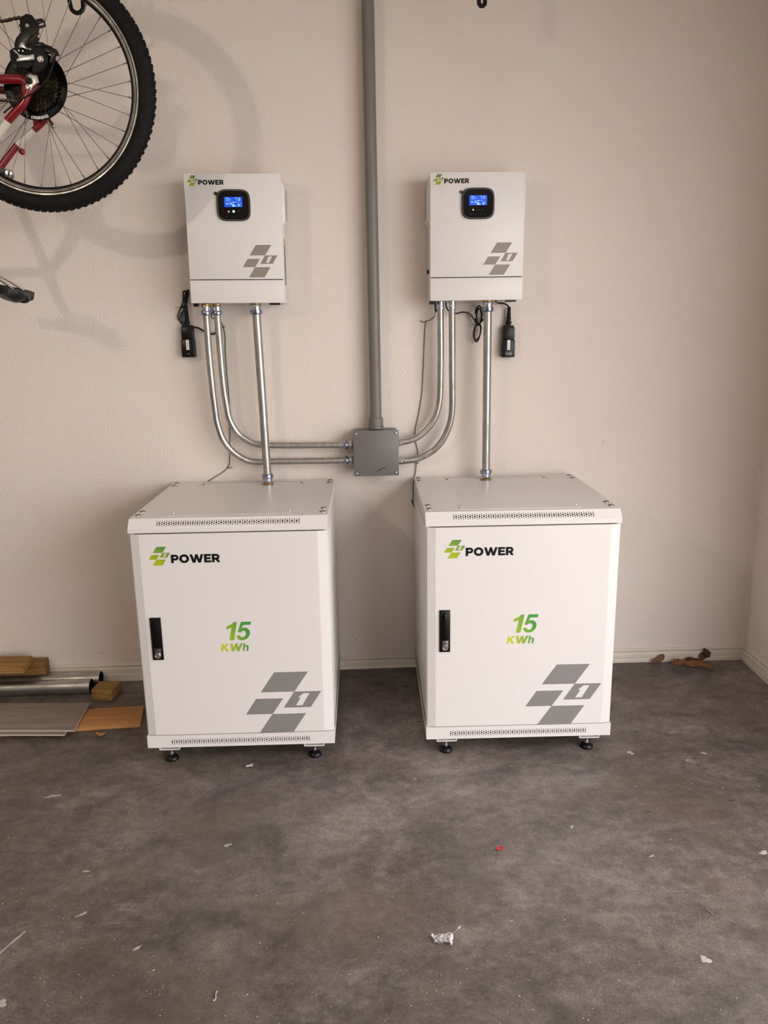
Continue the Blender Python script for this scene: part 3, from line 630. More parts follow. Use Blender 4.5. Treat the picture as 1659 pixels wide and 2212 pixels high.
MB().tube([Vector(p)-o2 for p in yy([(1033, 697), (1032.5, 704)], -.018)], .0075, 10).build('cable_tie', M_blackm, c2, smooth=True)
q = yy([(1016, 677), (1023, 671), (1030, 685), (1023, 691)], -.026); mb = MB(); mb.hexa([Vector(p)-o2 for p in q], [Vector(p)-o2+Vector((0, .0012, 0)) for p in q]); tg = mb.build('paper_tag', M_label, c2)
mb = MB()
for k in range(4):
    a = q[0].lerp(q[3], .2+.2*k).lerp(q[1].lerp(q[2], .2+.2*k), .12); b = q[0].lerp(q[3], .2+.2*k).lerp(q[1].lerp(q[2], .2+.2*k), .85); mb.tube([a-o2+Vector((0, -.0004, 0)), b-o2+Vector((0, -.0004, 0))], .0005, 4)
mb.build('tag_print', M_rimgr, tg)
pl_ = [yy([(401, 704), (392, 697), (385, 686), (388, 672), (395, 655), (396, 640), (396, 631), (400, 629), (404, 632), (403, 645), (399, 665), (391, 680), (389, 692), (394, 700)], -.014),
       yy([(398, 702), (394, 690), (396, 676), (399, 660), (400, 640), (403, 630), (407, 627), (407, 634), (404, 650), (402, 668), (403, 690), (402, 704)], -.022),
       yy([(411, 706), (420, 706.5), (430, 709), (441, 716), (452, 719), (460, 722), (465, 719), (467, 716)], -.012)]
c3, o3 = cord('coiled_cable', 'black cord folded in long loops above the left dongle', 'cord', pl_, .0030, M_black)
MB().tube([Vector(p)-o3 for p in yy([(398, 660), (397.5, 667)], -.018)], .0085, 10).build('cable_tie', M_blackm, c3, smooth=True)
MB().tube(smooth_path([Vector(p)-o3 for p in yy([(394, 662), (388, 665), (382, 664), (378, 663)], -.018)], 5), .0008, 6).build('tie_tail', M_blackm, c3)
gl = yy([(457, 655), (459, 670), (457, 686), (468, 689), (480, 700), (486, 725), (487, 760), (490, 805), (494, 850), (497, 905), (496.5, 950), (496, 995), (493, 1008), (484, 1018), (470, 1027), (455, 1036), (448, 1042)], -.005); gl[0] = Vector((gl[0].x, -.06, zL+.001))
g1, og = cord('earth_wire', 'thin green earth wire behind the left bent conduits', 'wire', [gl], .0014, M_gwire, 'green earth wires on the wall')
gr = yy([(939, 655), (940, 676), (938, 684), (930, 691), (920, 697), (917, 728), (914.5, 790), (911, 850), (905, 890), (898, 922), (896.5, 940), (899, 960), (902.5, 978), (900, 998), (897.5, 1018), (893.5, 1040), (892, 1062), (892.5, 1088), (896, 1099)], -.005); gr[0] = Vector((gr[0].x, -.05, zR+.001)); gr[1] = PY(940, 676, -.04)
gr.append(Vector((.2635, -.03, .728))); gr.append(Vector((.2620, -.10, .722)))
g2, og2 = cord('earth_wire', 'thin green earth wire hanging between the riser and right inverter conduits', 'wire', [gr], .0014, M_gwire, 'green earth wires on the wall')
MB().lathe([(.0062, 0), (.0062, .016), (.0050, .017), (.0050, .024), (.0042, .034), (.002, .036)], gr[0]-og2, (0, .0, -1), 12).build('earth_plug', M_gwire, g2, smooth=True)
def staple(rt, o, pix): MB().tube(smooth_path([Vector(p)-o for p in yy(pix, -.007)], 5), .0013, 6).build('wire_clip', M_gwire, rt, smooth=True)
staple(g2, og2, [(908.5, 691.5), (911, 695), (916, 696), (922, 693)]); staple(g2, og2, [(895, 998), (899, 1001), (906, 999)]); staple(g1, og, [(490, 1008), (495, 1011), (502, 1009)]); staple(g1, og, [(478, 708), (484, 706), (487, 705)])

# ------------------------------------------------------------------ lumber and pipes along the left wall
fz = .006
pg = 'steel tubes on the floor by the lumber'
def steel_tube(label, x1, yc, r, x0=-2.1, dy=0.0):
    root = empty('steel_tube', (x1, yc, fz)); tag(root, label, 'pipe', pg)
    L = x1-x0; mb = MB(); n = 28
    ax = Vector((-1, dy, 0)).normalized()
    mb.lathe([(r-.002, 0), (r, 0), (r, L), (r-.002, L), (r-.002, 0)], (0, 0, r), ax, n); mb.build('tube_wall', M_emtd, root, smooth=True)
    return root
steel_tube('galvanised steel tube nearest the planks, left of the short pine block', -.984, -.1040, .0285)
steel_tube('galvanised steel tube against the baseboard under the pine boards', -.966, -.0445, .0300)
def hexobj(name, label, cat, b, t, m, grp=None, bevel=.001):
    c = sum((Vector(p) for p in b), Vector())/4
    o = MB().hexa([Vector(p)-c for p in b], [Vector(p)-c for p in t]).build(name, m, None, bevel=bevel); o.location = c
    return tag(o, label, cat, grp)
gw = 'pine offcuts in the back left corner'
zt = fz+.038
tc = [PZ(262, 1471, zt), PZ(215, 1471, zt), PZ(196.8, 1490.5, zt), PZ(240, 1495.5, zt)]
hexobj('pine_block', 'short pine block lying alone in front of the tube ends', 'wood', [(p.x, p.y, fz) for p in tc], tc, M_pine, gw)
hexobj('pine_board', 'pine board standing on edge against the wall under the top board', 'wood', [(-1.75, -.062, fz+.0604), (-1.170, -.062, fz+.0604), (-1.170, -.018, fz+.0604), (-1.75, -.018, fz+.0604)], [(-1.75, -.062, .121), (-1.170, -.062, .121), (-1.170, -.018, .121), (-1.75, -.018, .121)], M_pined, gw)
za = .143
t4 = [Vector((-1.85, -.158, za)), PZ(50, 1443.5, za), PZ(70.5, 1416.5, za), Vector((-1.85, -.034, za))]
hexobj('pine_board', 'wide pine board lying topmost on the stack at the left edge', 'wood', [(p.x, p.y, za-.0215) for p in t4], t4, M_pine, gw)
# orange board, two grey planks on it
zo = .0165
tb = [PZ(303, 1564, zo), PZ(311, 1523.5, zo), PZ(195, 1531, zo)]
d = (tb[2]-tb[1]).normalized(); wv = tb[0]-tb[1]; far = tb[1]+d*1.1; far2 = tb[0]+d*1.1
hexobj('orange_board', 'orange stained wooden board under the grey planks, end near the left cabinet', 'wood', [(p.x, p.y, floor_z(p.x, p.y)) for p in (tb[0], tb[1], far, far2)], [(p.x, p.y, zo) for p in (tb[0], tb[1], far, far2)], M_ply, None, .002)
def plank(label, c, z):
    b = [(p.x, p.y, z) for p in c]; t = [(p.x, p.y, z+.0058) for p in c]
    cen = sum((Vector(p) for p in b), Vector())/4
    mb = MB(); mb.hexa([Vector(p)-cen for p in b], [Vector(p)-cen for p in t]); o = mb.build('flooring_plank', [M_lam, M_lamedge]); o.location = cen
    for p in o.data.polygons:
        if abs(p.normal.z) < .5: p.material_index = 1
    return tag(o, label, 'plank', 'grey flooring planks')
pk = [PZ(160, 1577, .0285), PZ(193, 1518, .0285)]
plank('grey flooring plank with a slanted end, top of the two', [pk[0], pk[1], Vector((-2.0, pk[1].y+.06, 0)), Vector((-2.0, pk[0].y+.065, 0))], .0226)
pk2 = [PZ(139, 1586.5, .0224), PZ(176, 1526, .0224)]
plank('grey flooring plank slid under the top one, its edge showing below', [pk2[0], pk2[1], Vector((-2.0, pk2[1].y+.06, 0)), Vector((-2.0, pk2[0].y+.065, 0))], .0167)

# ------------------------------------------------------------------ bicycle hung upside down
HUB = Vector((-.821, -.422, 2.042)); BROT = -.052
bike = empty('bicycle', HUB, (0, 0, BROT)); tag(bike, 'red and cream bicycle hung upside down from the ceiling, rear wheel showing', 'bicycle')
bx = Vector((math.cos(BROT), math.sin(BROT), 0)); by = Vector((-math.sin(BROT), math.cos(BROT), 0))
def BL(px, py, wv=0.0):     # photo pixel -> bicycle coordinates on the plane at side offset wv
    dv = ray(px, py); o = HUB+by*wv; t = by.dot(o-CAM)/by.dot(dv); p = CAM+dv*t-HUB
    return Vector((p.dot(bx), p.dot(by), p.z))
TR = .335
def make_wheel(rear=True):
    prof = [(.288, -.0125), (.288, -.008), (.2835, -.0095), (.2785, -.0095), (.2700, -.0085), (.2660, -.004), (.2655, 0), (.2660, .004), (.2700, .0085), (.2785, .0095), (.2835, .0095), (.288, .008), (.288, .0125), (.2835, .0126), (.2822, .0126), (.2808, .0115), (.2795, .0121), (.2785, .0118), (.272, .0112), (.2645, .0045), (.264, 0), (.2645, -.0045), (.272, -.0112), (.2785, -.0118), (.2795, -.0121), (.2808, -.0115), (.2822, -.0126), (.2835, -.0126)]
    mb = MB(); mb.lathe(prof, (0, 0, 0), (0, 1, 0), 120, closed=True)
    rim = mb.build('rear_wheel' if rear else 'front_wheel', [M_alu, M_black], bike, smooth=True)
    for p in rim.data.polygons:
        r = math.hypot(p.center.x, p.center.z); p.material_index = 1 if (r < .2745 or .2795 < r < .2822) else 0
    mb = MB(); tp = [(.2865, -.012), (.292, -.019), (.302, -.0245), (.312, -.0245), (.321, -.020), (.328, -.011), (.3305, 0), (.328, .011), (.321, .020), (.312, .0245), (.302, .0245), (.292, .019), (.2865, .012)]
    mb.lathe(tp, (0, 0, 0), (0, 1, 0), 120, closed=True); mb.build('tyre', M_tyre, rim, smooth=True)
    mb = MB()
    def knob(r, yv, a, dr, dt, dw, ny):
        er = Vector((math.cos(a), 0, math.sin(a))); et = Vector((-math.sin(a), 0, math.cos(a))); nn = (er*math.cos(ny)+Vector((0, math.sin(ny), 0))).normalized(); ww = Vector((0, 1, 0))*math.cos(ny)-er*math.sin(ny)
        c = er*r+Vector((0, yv, 0))
        b = [c+et*(s*dt)+ww*(q*dw) for s, q in ((-1, -1), (1, -1), (1, 1), (-1, 1))]; mb.hexa(b, [p+nn*dr for p in b])
    for k in range(96):
        a = 2*PI*k/96
        knob(.3295, -.0045, a, .0034, .0046, .0034, -.1); knob(.3295, .0050, a+.033, .0034, .0046, .0034, .1)
        for sg in (-1, 1):
            knob(.3250, sg*.0135, a+(.033 if k % 2 else .018), .0030, .0042, .0033, sg*.75); knob(.3170, sg*.0212, a+.016*(k % 2), .0026, .0040, .0036, sg*1.15)
            if k % 2 == 0: knob(.3110, sg*.0236, a, .0018, .0022, .0050, sg*1.35); knob(.3110, sg*.0236, a+.024, .0018, .0022, .0050, sg*1.35)
            if k % 2: knob(.3085, sg*.0243, a, .0012, .0065, .0022, sg*1.5)
    tr = mb.build('tread_knobs', M_tyre, rim); tr['kind'] = 'stuff'
    MB().lathe([(.004, -.062), (.007, -.060), (.012, -.052), (.016, -.036), (.030, -.034), (.030, -.030), (.014, -.026), (.013, .026), (.030, .030), (.030, .034), (.016, .036), (.012, .052), (.007, .060), (.004, .062)], (0, 0, 0), (0, 1, 0), 20).build('hub', M_steeld, rim, smooth=True)
    sh = bpy.data.meshes.new('spoke'); base = None
    for k in range(36):
        sg = -1 if k % 2 else 1; a = 2*PI*(k+.35)/36; off = (1 if (k//2) % 2 else -1)*math.radians(62)
        p0 = Vector((.0285*math.cos(a+off), sg*.031, .0285*math.sin(a+off))); p1 = Vector((.2665*math.cos(a), sg*.002, .2665*math.sin(a)))
        mb = MB(); mb.tube([p0, p1], .00095, 6); dd = (p1-p0).normalized(); mb.tube([p1-dd*.013, p1+dd*.001], .0019, 6); mb.build('spoke', M_steeld, rim, smooth=True)
    return rim
rw = make_wheel(True)
fw = make_wheel(False); fw.location = (-1.045, 0, 0)
# guard disc, cogs
MB().lathe([(.020, -.0262), (.080, -.0275), (.0905, -.0300), (.0910, -.0290), (.080, -.0262), (.020, -.0250)], (0, 0, 0), (0, 1, 0), 64).build('spoke_guard', M_gloss, rw, smooth=True)
def cog(r, teeth, y0, y1):
    lp = []
    for i in range(teeth*4):
        a = 2*PI*i/(teeth*4); lp.append((a, r+(.0035 if i % 4 in (1, 2) else -.001)))
    k = len(lp); mb = MB(); mb.add([(q*math.cos(a), y0, q*math.sin(a)) for a, q in lp]+[(q*math.cos(a), y1, q*math.sin(a)) for a, q in lp], [tuple(range(k)), tuple(range(k, 2*k))]+[(i, (i+1) % k, k+(i+1) % k, k+i) for i in range(k)])
    return mb.build('cog', M_cog, rw)
for i, (r, t) in enumerate(((.066, 34), (.054, 28), (.047, 24), (.041, 21), (.035, 18), (.030, 16), (.026, 14))): cog(r, t, -.033-i*.0042, -.0312-i*.0042)
MB().lathe([(.021, -.030), (.021, -.062), (.012, -.064), (.012, -.068), (.0055, -.068), (.0055, -.074), (0, -.074)], (0, 0, 0), (0, 1, 0), 20).build('freewheel', M_steeld, rw, smooth=True)
# maker's name along the lower edge of the guard disc, reading upside down with the bicycle
Gs = {'S': [[(.05, 0), (.8, 0), (.85, .1), (.85, .5), (.75, .6), (.25, .6), (.25, .8), (.8, .8), (.8, 1), (.1, 1), (0, .9), (0, .5), (.1, .4), (.6, .4), (.6, .2), (.05, .2)]], 'H': [[(0, 0), (0, 1), (.25, 1), (.25, .6), (.6, .6), (.6, 1), (.85, 1), (.85, 0), (.6, 0), (.6, .4), (.25, .4), (.25, 0)]],
      'I': [[(0, 0), (0, 1), (.25, 1), (.25, 0)]], 'M': [[(0, 0), (0, 1), (.3, 1), (.52, .5), (.75, 1), (1.05, 1), (1.05, 0), (.82, 0), (.82, .6), (.6, .15), (.45, .15), (.23, .6), (.23, 0)]], 'A': [[(0, 0), (0, .85), (.15, 1), (.7, 1), (.85, .85), (.85, 0), (.6, 0), (.6, .3), (.25, .3), (.25, 0)], [(.25, .5), (.25, .78), (.6, .78), (.6, .5)]],
      'N': [[(0, 0), (0, 1), (.25, 1), (.6, .45), (.6, 1), (.85, 1), (.85, 0), (.6, 0), (.25, .55), (.25, 0)]], 'O': [[(.1, 0), (0, .1), (0, .9), (.1, 1), (.75, 1), (.85, .9), (.85, .1), (.75, 0)], [(.25, .2), (.6, .2), (.6, .8), (.25, .8)]]}
tot = sum(max(p[0] for l in Gs[c] for p in l)+.15 for c in 'SHIMANO'); lps = []; pen = 0; hh_ = .0085
for c in 'SHIMANO':
    mx = max(p[0] for l in Gs[c] for p in l)
    for l in Gs[c]:
        o_ = []
        for x, z in l:
            a = math.radians(-88)+ ((tot/2-(pen+x))*hh_*.9)/.083; r = .0885-z*hh_
            r = .0795+z*hh_
            o_.append((r*math.cos(a), r*math.sin(a)))
        lps.append(o_)
    pen += mx+.15
flat('maker_lettering', lps, 0, .0004, M_label, rw, to3=lambda a, b, c: (a, -.0312-c, b))
# frame
fr = MB()
bbL = Vector((-.430, 0, .032)); stc = Vector((-.309, 0, -.372))
def tubes(path, r, n=12): fr.tube(smooth_path(path, 5), r, n)
n0 = BL(66, 186, -.062)
tubes([n0, BL(54, 176, -.062), BL(44, 172, -.062), BL(20, 171, -.061), BL(-6, 170.5, -.058), Vector((-.26, -.05, .028)), bbL+Vector((0, -.03, 0))], .0126)
tubes([Vector((0, .062, 0)), Vector((-.05, .06, .004)), Vector((-.26, .05, .028)), bbL+Vector((0, .03, 0))], .0112)
ns = [BL(66, 190, -.062), BL(52, 222, -.061), BL(36, 240, -.059), BL(16, 262, -.056)]
tubes(ns, .0112)
dirn = (ns[-1]-ns[0]).normalized()
fr.tube([bbL, stc+Vector((.03, 0, -.09))], .0155, 14); fr.tube([bbL, Vector((-.93, 0, -.26))], .017, 14); fr.tube([stc, Vector((-.95, 0, -.38))], .0155, 14); fr.tube([Vector((-.92, 0, -.24)), Vector((-.965, 0, -.40))], .019, 16)
fr.tube([bbL+Vector((0, -.036, 0)), bbL+Vector((0, .036, 0))], .021, 16)
fs0 = [BL(97, 258, .060), BL(88, 268, .060), BL(73, 282, .058)]; tubes(fs0, .0095)
e2 = ns[-1]+dirn*.075; fr.tube([e2, stc+Vector((.012, -.02, .004))], .0105, 12)
f1 = BL(38, 312, .054); f2 = BL(3, 359, .048); fr.tube([f1, f2], .0098, 12); fr.tube([f2, stc+Vector((.012, .02, .004))], .0092, 12)
for sgn in (-1, 1): fr.tube([Vector((-.965, sgn*.055, -.24)), Vector((-1.045, sgn*.052, 0))], .011, 10); 
fr.tube([Vector((-.965, -.055, -.24)), Vector((-.965, .055, -.24))], .014, 10)
frame = fr.build('frame', M_red, bike, smooth=True)
def poly(name, pix, wv, th, m, par, bevel=.0015):
    P = [BL(a, b, wv) for a, b in pix]; k = len(P); mb = MB(); mb.add(P+[p+Vector((0, th, 0)) for p in P], [tuple(range(k)), tuple(range(k, 2*k))]+[(i, (i+1) % k, k+(i+1) % k, k+i) for i in range(k)])
    return mb.build(name, m, par, bevel=bevel)
poly('dropout', [(48, 166), (58, 172), (74, 186), (85, 182), (83, 190), (72, 200), (64, 210), (50, 224), (42, 216), (48, 205), (46, 194)], -.0665, .006, M_red, frame)
poly('far_dropout', [(70, 255), (104, 252), (116, 268), (118, 275), (112, 278), (106, 264), (96, 262), (78, 280), (72, 272)], .058, .006, M_red, frame)
for (a, b, nm) in ((ns[-1], e2, 'near'), (fs0[-1], f1, 'far')): MB().tube([a-(b-a)*.02, b+(b-a)*.02], .0115 if nm == 'near' else .0102, 14).build('cream_band', M_cream, frame, smooth=True)
MB().lathe([(.005, 0), (.006, .003), (.0055, .009), (.002, .011)], BL(116, 272, .056), (0, -1, 0), 12).build('peg', M_steel, frame, smooth=True)
MB().lathe([(.0095, 0), (.0095, .008), (.0075, .010)], BL(38, 328, .05)+Vector((.010, 0, -.002)), (.8, -.3, .5), 12).build('brake_boss', M_red, frame, smooth=True)
poly('hanger_plate', [(64, 157), (69, 161), (80, 162), (84, 178), (78, 181), (71, 187), (67, 195), (60, 197), (54, 191), (54, 181), (52.5, 168), (56, 168), (60, 164)], -.072, .005, M_silver, frame)
MB().lathe([(.009, 0), (.009, .006), (.006, .008), (.006, .011), (0, .011)], BL(63, 175, -.072), (0, -1, 0), 8).build('axle_nut', M_blackm, frame); MB().lathe([(.0058, 0), (.0058, .003), (.003, .0035), (.0028, .001), (0, .001)], BL(60, 188, -.072), (0, -1, 0), 14).build('hanger_bolt', M_steel, frame, smooth=True)
# seat post and saddle
MB().tube([stc+Vector((.03, 0, -.085)), Vector((-.245, 0, -.535))], .0136, 14).build('seat_post', M_steeld, bike, smooth=True)
sa = MB(); NU, NV = 28, 22; T0 = BL(-112, 592, 0); T1 = BL(66, 627, 0); ax_ = (T1-T0); Ls = ax_.length; ax_.normalize(); upv = Vector((-ax_.z, 0, ax_.x)) # upv points to the rails (up)
def sadd(u, v, dz):
    hwid = .018+.012*ss(.1, .45, u)+.044*ss(.4, .85, u)-.020*ss(.90, 1, u); notch = .042*math.exp(-(v/.20)**2)*ss(.72, 1, u)
    edge = abs(v)**2.2; pad = .030+.018*ss(.45, .8, u)-.016*ss(.9, 1, u)
    low = -pad*(1-.45*edge)+.010*math.exp(-(v/.2)**2)*ss(.5, .9, u)
    top = -.006-.012*(1-edge)*ss(0, .2, u)
    return T0+ax_*(u*Ls-notch-.012*edge*ss(.8, 1, u))+Vector((0, v*hwid, 0))+upv*((low if dz else top)+.004*math.sin(u*PI))
vs = []
for layer in (1, 0):
    for i in range(NU+1):
        for j in range(NV+1): vs.append(sadd(i/NU, -1+2*j/NV, layer))
n1 = (NU+1)*(NV+1); fs = []
for i in range(NU):
    for j in range(NV):
        a = i*(NV+1)+j; fs.append((a, a+1, a+NV+2, a+NV+1)); fs.append((n1+a, n1+a+NV+1, n1+a+NV+2, n1+a+1))
for i in range(NU):
    for j in (0, NV): a = i*(NV+1)+j; b = (i+1)*(NV+1)+j; fs.append((a, b, n1+b, n1+a))
for j in range(NV):
    for i in (0, NU): a = i*(NV+1)+j; fs.append((a, a+1, n1+a+1, n1+a))
sa.add(vs, fs); sad = sa.build('saddle', M_vinyl, bike, smooth=True)
for s in (-.024, .024): MB().tube(smooth_path([T0+ax_*.05+Vector((0, s*.4, 0)), T0+ax_*.09+Vector((0, s, 0))+upv*.020, T0+ax_*(Ls-.105)+Vector((0, s, 0))+upv*.022, T0+ax_*(Ls-.035)+Vector((0, s*1.4, 0))-upv*.006], 5), .0036, 8).build('saddle_rail', M_steel, sad, smooth=True)
MB().lathe([(.016, -.022), (.016, .022)], Vector((-.245, 0, -.535)), (0, 1, 0), 14).build('saddle_clamp', M_steeld, sad, smooth=True)
# derailleur
der = poly('derailleur', [(71, 93), (93, 93), (94, 101), (93, 112), (98, 120), (97, 134), (92, 146), (84, 154), (75, 158), (68, 152), (70, 140), (73, 128), (72, 112), (66, 106), (66, 102), (71, 100)], -.090, .018, M_blackm, bike)
poly('cable_arm', [(93, 100), (101, 99), (108, 98), (114, 103), (121, 106), (126, 117), (124, 120), (119, 117), (116, 126), (112, 135), (107, 137), (106, 128), (111, 117), (104, 113), (97, 114), (92, 111)], -.091, .012, M_black, der)
poly('lower_link', [(20, 109), (27, 104), (33, 101), (45, 99), (58, 105), (66, 108), (72, 116), (73, 130), (70, 142), (60, 148), (44, 146), (30, 138), (22, 128)], -.086, .012, M_blackm, der)
poly('clamp_block', [(72, 91), (93, 91), (94, 100), (71, 99)], -.096, .020, M_black, der, .001)
poly('cage_plate', [(44, 38), (56, 29), (68, 32), (76, 42), (82, 52), (86, 58), (84, 66), (79, 72), (70, 76), (62, 88), (56, 104), (32, 106), (30, 96), (34, 82), (44, 70), (42, 54)], -.096, .003, M_black, der)
poly('cage_plate', [(46, 40), (58, 31), (70, 34), (80, 50), (84, 62), (78, 74), (68, 84), (60, 98), (48, 106), (36, 100), (42, 80), (48, 64)], -.080, .003, M_blackm, der)
poly('cage_tip', [(76, 41), (90, 39), (96, 45), (98.5, 56), (86, 61), (84, 55), (94, 53.5), (93, 48), (88, 49), (82, 53)], -.094, .005, M_black, der)
def pulley(pix, wv, r, teeth):
    c = BL(*pix, wv); lp = []
    for i in range(teeth*4): a = 2*PI*i/(teeth*4); lp.append((a, r+(.0035 if i % 4 in (1, 2) else 0)))
    k = len(lp); mb = MB(); mb.add([c+Vector((q*math.cos(a), 0, q*math.sin(a))) for a, q in lp]+[c+Vector((q*math.cos(a), .006, q*math.sin(a))) for a, q in lp], [tuple(range(k)), tuple(range(k, 2*k))]+[(i, (i+1) % k, k+(i+1) % k, k+i) for i in range(k)]); return mb.build('jockey_wheel', M_blackm, der)
pulley((59, 56), -.091, .020, 11); pulley((66, 86), -.091, .019, 11)
poly('silver_link', [(26, 106), (33, 108), (41, 117), (52, 119), (62, 119), (72, 116), (73, 128), (62, 130), (48, 131), (34, 132), (36, 127), (40, 124), (38, 118), (31, 112)], -.0985, .009, M_silver, der, .002)
poly('silver_knuckle', [(42, 96), (45, 91), (50, 92), (53, 97), (57, 106), (50, 103), (41, 102)], -.0985, .006, M_silver, der)
MB().lathe([(.0052, 0), (.0052, .003), (.003, .004), (0, .003)], BL(59.5, 56, -.0965), (0, -1, 0), 14).build('pulley_bolt', M_steel, der, smooth=True)
MB().lathe([(.0088, 0), (.0088, .002), (.0075, .0025), (.0065, .0018), (.0055, .0018), (.0050, .004), (.0030, .0045), (.0025, .002), (0, .002)], BL(88, 128, -.0885), (0, -1, 0), 18).build('pivot_bolt', M_steel, der, smooth=True)
for pp in ((41, 109), (50, 110)): MB().lathe([(.0026, 0), (.002, .002), (0, .0022)], BL(*pp, -.0985), (0, -1, 0), 10).build('limit_screw', M_steel, der)
MB().tube(smooth_path([BL(60, 97, -.088), BL(72, 96, -.09), BL(90, 96.5, -.092), BL(104, 100, -.092), BL(117, 112, -.09), BL(119, 126, -.088), BL(112, 146, -.085), BL(104, 168, -.082), BL(90, 185, -.078), BL(70, 202, -.075), BL(45, 215, -.072), BL(22, 232, -.07), BL(8, 244, -.068)], 6), .0022, 8).build('gear_cable', M_blackm, der, smooth=True)
# chain (links joined into one run)
def chain_run(mb, pts):
    P = smooth_path(pts, 10); acc = [P[0]]; L = 0
    for i in range(1, len(P)):
        seg = P[i]-acc[-1]
        while seg.length >= .0127: acc.append(acc[-1]+seg.normalized()*.0127); seg = P[i]-acc[-1]
    for i in range(len(acc)-1):
        a, b = acc[i], acc[i+1]; wv = .0034 if i % 2 else .0022
        for s in (-1, 1): mb.tube([a+Vector((0, s*wv, 0)), (a+b)/2+Vector((0, s*wv, 0)), b+Vector((0, s*wv, 0))], [.0042, .0028, .0042], 6)
        mb.tube([a+Vector((0, -.004, 0)), a+Vector((0, .004, 0))], .0038, 8)
cm = MB(); chain_run(cm, [BL(52, 38, -.088), BL(40, 38.5, -.088), BL(22, 42, -.086), BL(0, 46, -.084), Vector((-.30, -.06, .16)), bbL+Vector((0, -.052, .085))])
chain_run(cm, [BL(60, 250, -.05), BL(46, 222, -.05), BL(25, 217.5, -.05), BL(0, 217, -.05), Vector((-.30, -.052, -.045)), bbL+Vector((0, -.052, -.085))])
chain_run(cm, [BL(79, 60, -.088), BL(81, 72, -.088), BL(72, 84, -.088), BL(60, 96, -.085)])
ch = cm.build('chain', M_chain, bike, smooth=True); ch['kind'] = 'stuff'
mb = MB(); mb.lathe([(.045, 0), (.088, 0), (.088, .003), (.045, .003)], bbL+Vector((0, -.054, 0)), (0, 1, 0), 48, closed=True); ck = mb.build('chainring', M_cog, bike)
MB().tube([bbL+Vector((0, -.06, 0)), bbL+Vector((-.12, -.065, .12))], [.014, .010], 10).build('crank_arm', M_silver, bike, smooth=True)
# rear brake arm at the lower left of the wheel
brk = poly('brake_arm', [(-14, 360), (8, 364), (20, 368), (28, 378), (24, 386), (12, 384), (2, 382), (-14, 380)], .030, .012, M_steeld, bike)
MB().lathe([(.010, 0), (.012, .003), (.012, .010), (.006, .012), (.0045, .020), (.007, .021), (.007, .026), (.003, .027)], BL(16, 374, .034), (.8, -.55, -.2), 14).build('brake_adjuster', M_steel, brk, smooth=True)
poly('brake_pad', [(-30, 386), (6, 396), (4, 404), (-32, 394)], -.004, .012, M_blackm, brk)
# handlebar beyond the frame edge
MB().tube(smooth_path([Vector((-1.0, -.28, -.46)), Vector((-1.0, -.12, -.45)), Vector((-.985, 0, -.44)), Vector((-1.0, .12, -.45)), Vector((-1.0, .28, -.46))], 5), .0125, 10).build('handlebar', M_blackm, bike, smooth=True)

# ------------------------------------------------------------------ ceiling hooks
def hook(label, bottom, wdt=.036, r=.0062, up=CEIL, flip=1):
    root = empty('bike_hook', bottom); tag(root, label, 'hook', 'black ceiling hooks')
    R = wdt/2; H_ = up-bottom[2]
    p = [(flip*(-R*1.5), 0, .12), (flip*(-R*1.25), 0, .06)]+[(R*math.cos(math.radians(a))*flip, 0, R+r+R*math.sin(math.radians(a))) for a in (190, 215, 240, 265, 290, 315, 340, 365)]+[(flip*R*1.05, 0, .10), (flip*R*.9, 0, .16)]
    top = [(flip*R*.2, 0, .20), (0, 0, .24 if H_ > .26 else H_-.02), (0, 0, H_-.001)]
    p = [q for q in p if q[2] < H_-.03]
    MB().tube(smooth_path(p+[t for t in top if t[2] > p[-1][2]], 4), r, 10).build('coated_rod', M_blackm, root, smooth=True)
    MB().lathe([(.012, H_-.012), (.014, H_-.004), (.014, H_-.0005)], (0, 0, 0), n=16).build('screw_collar', M_steeld, root, smooth=True)
    return root
hA = PY(168, 33, -.30); hook('black ceiling hook hanging behind the bicycle wheel', (hA.x, hA.y, hA.z))
hB = PY(1041, 18, -.30); hook('empty black ceiling hook at the top edge right of the riser', (hB.x, hB.y, hB.z), .018)
tp = HUB+Vector((0, 0, .264)); hk = hook('black ceiling hook the bicycle rear wheel hangs from, above the frame', (tp.x, tp.y, tp.z-.0135), .080); hk.rotation_euler = (0, 0, PI/2)
tp = HUB+bx*(-1.045)+Vector((0, 0, .264)); hk = hook('black ceiling hook the bicycle front wheel hangs from, beyond the left edge', (tp.x, tp.y, tp.z-.0135), .080); hk.rotation_euler = (0, 0, PI/2)

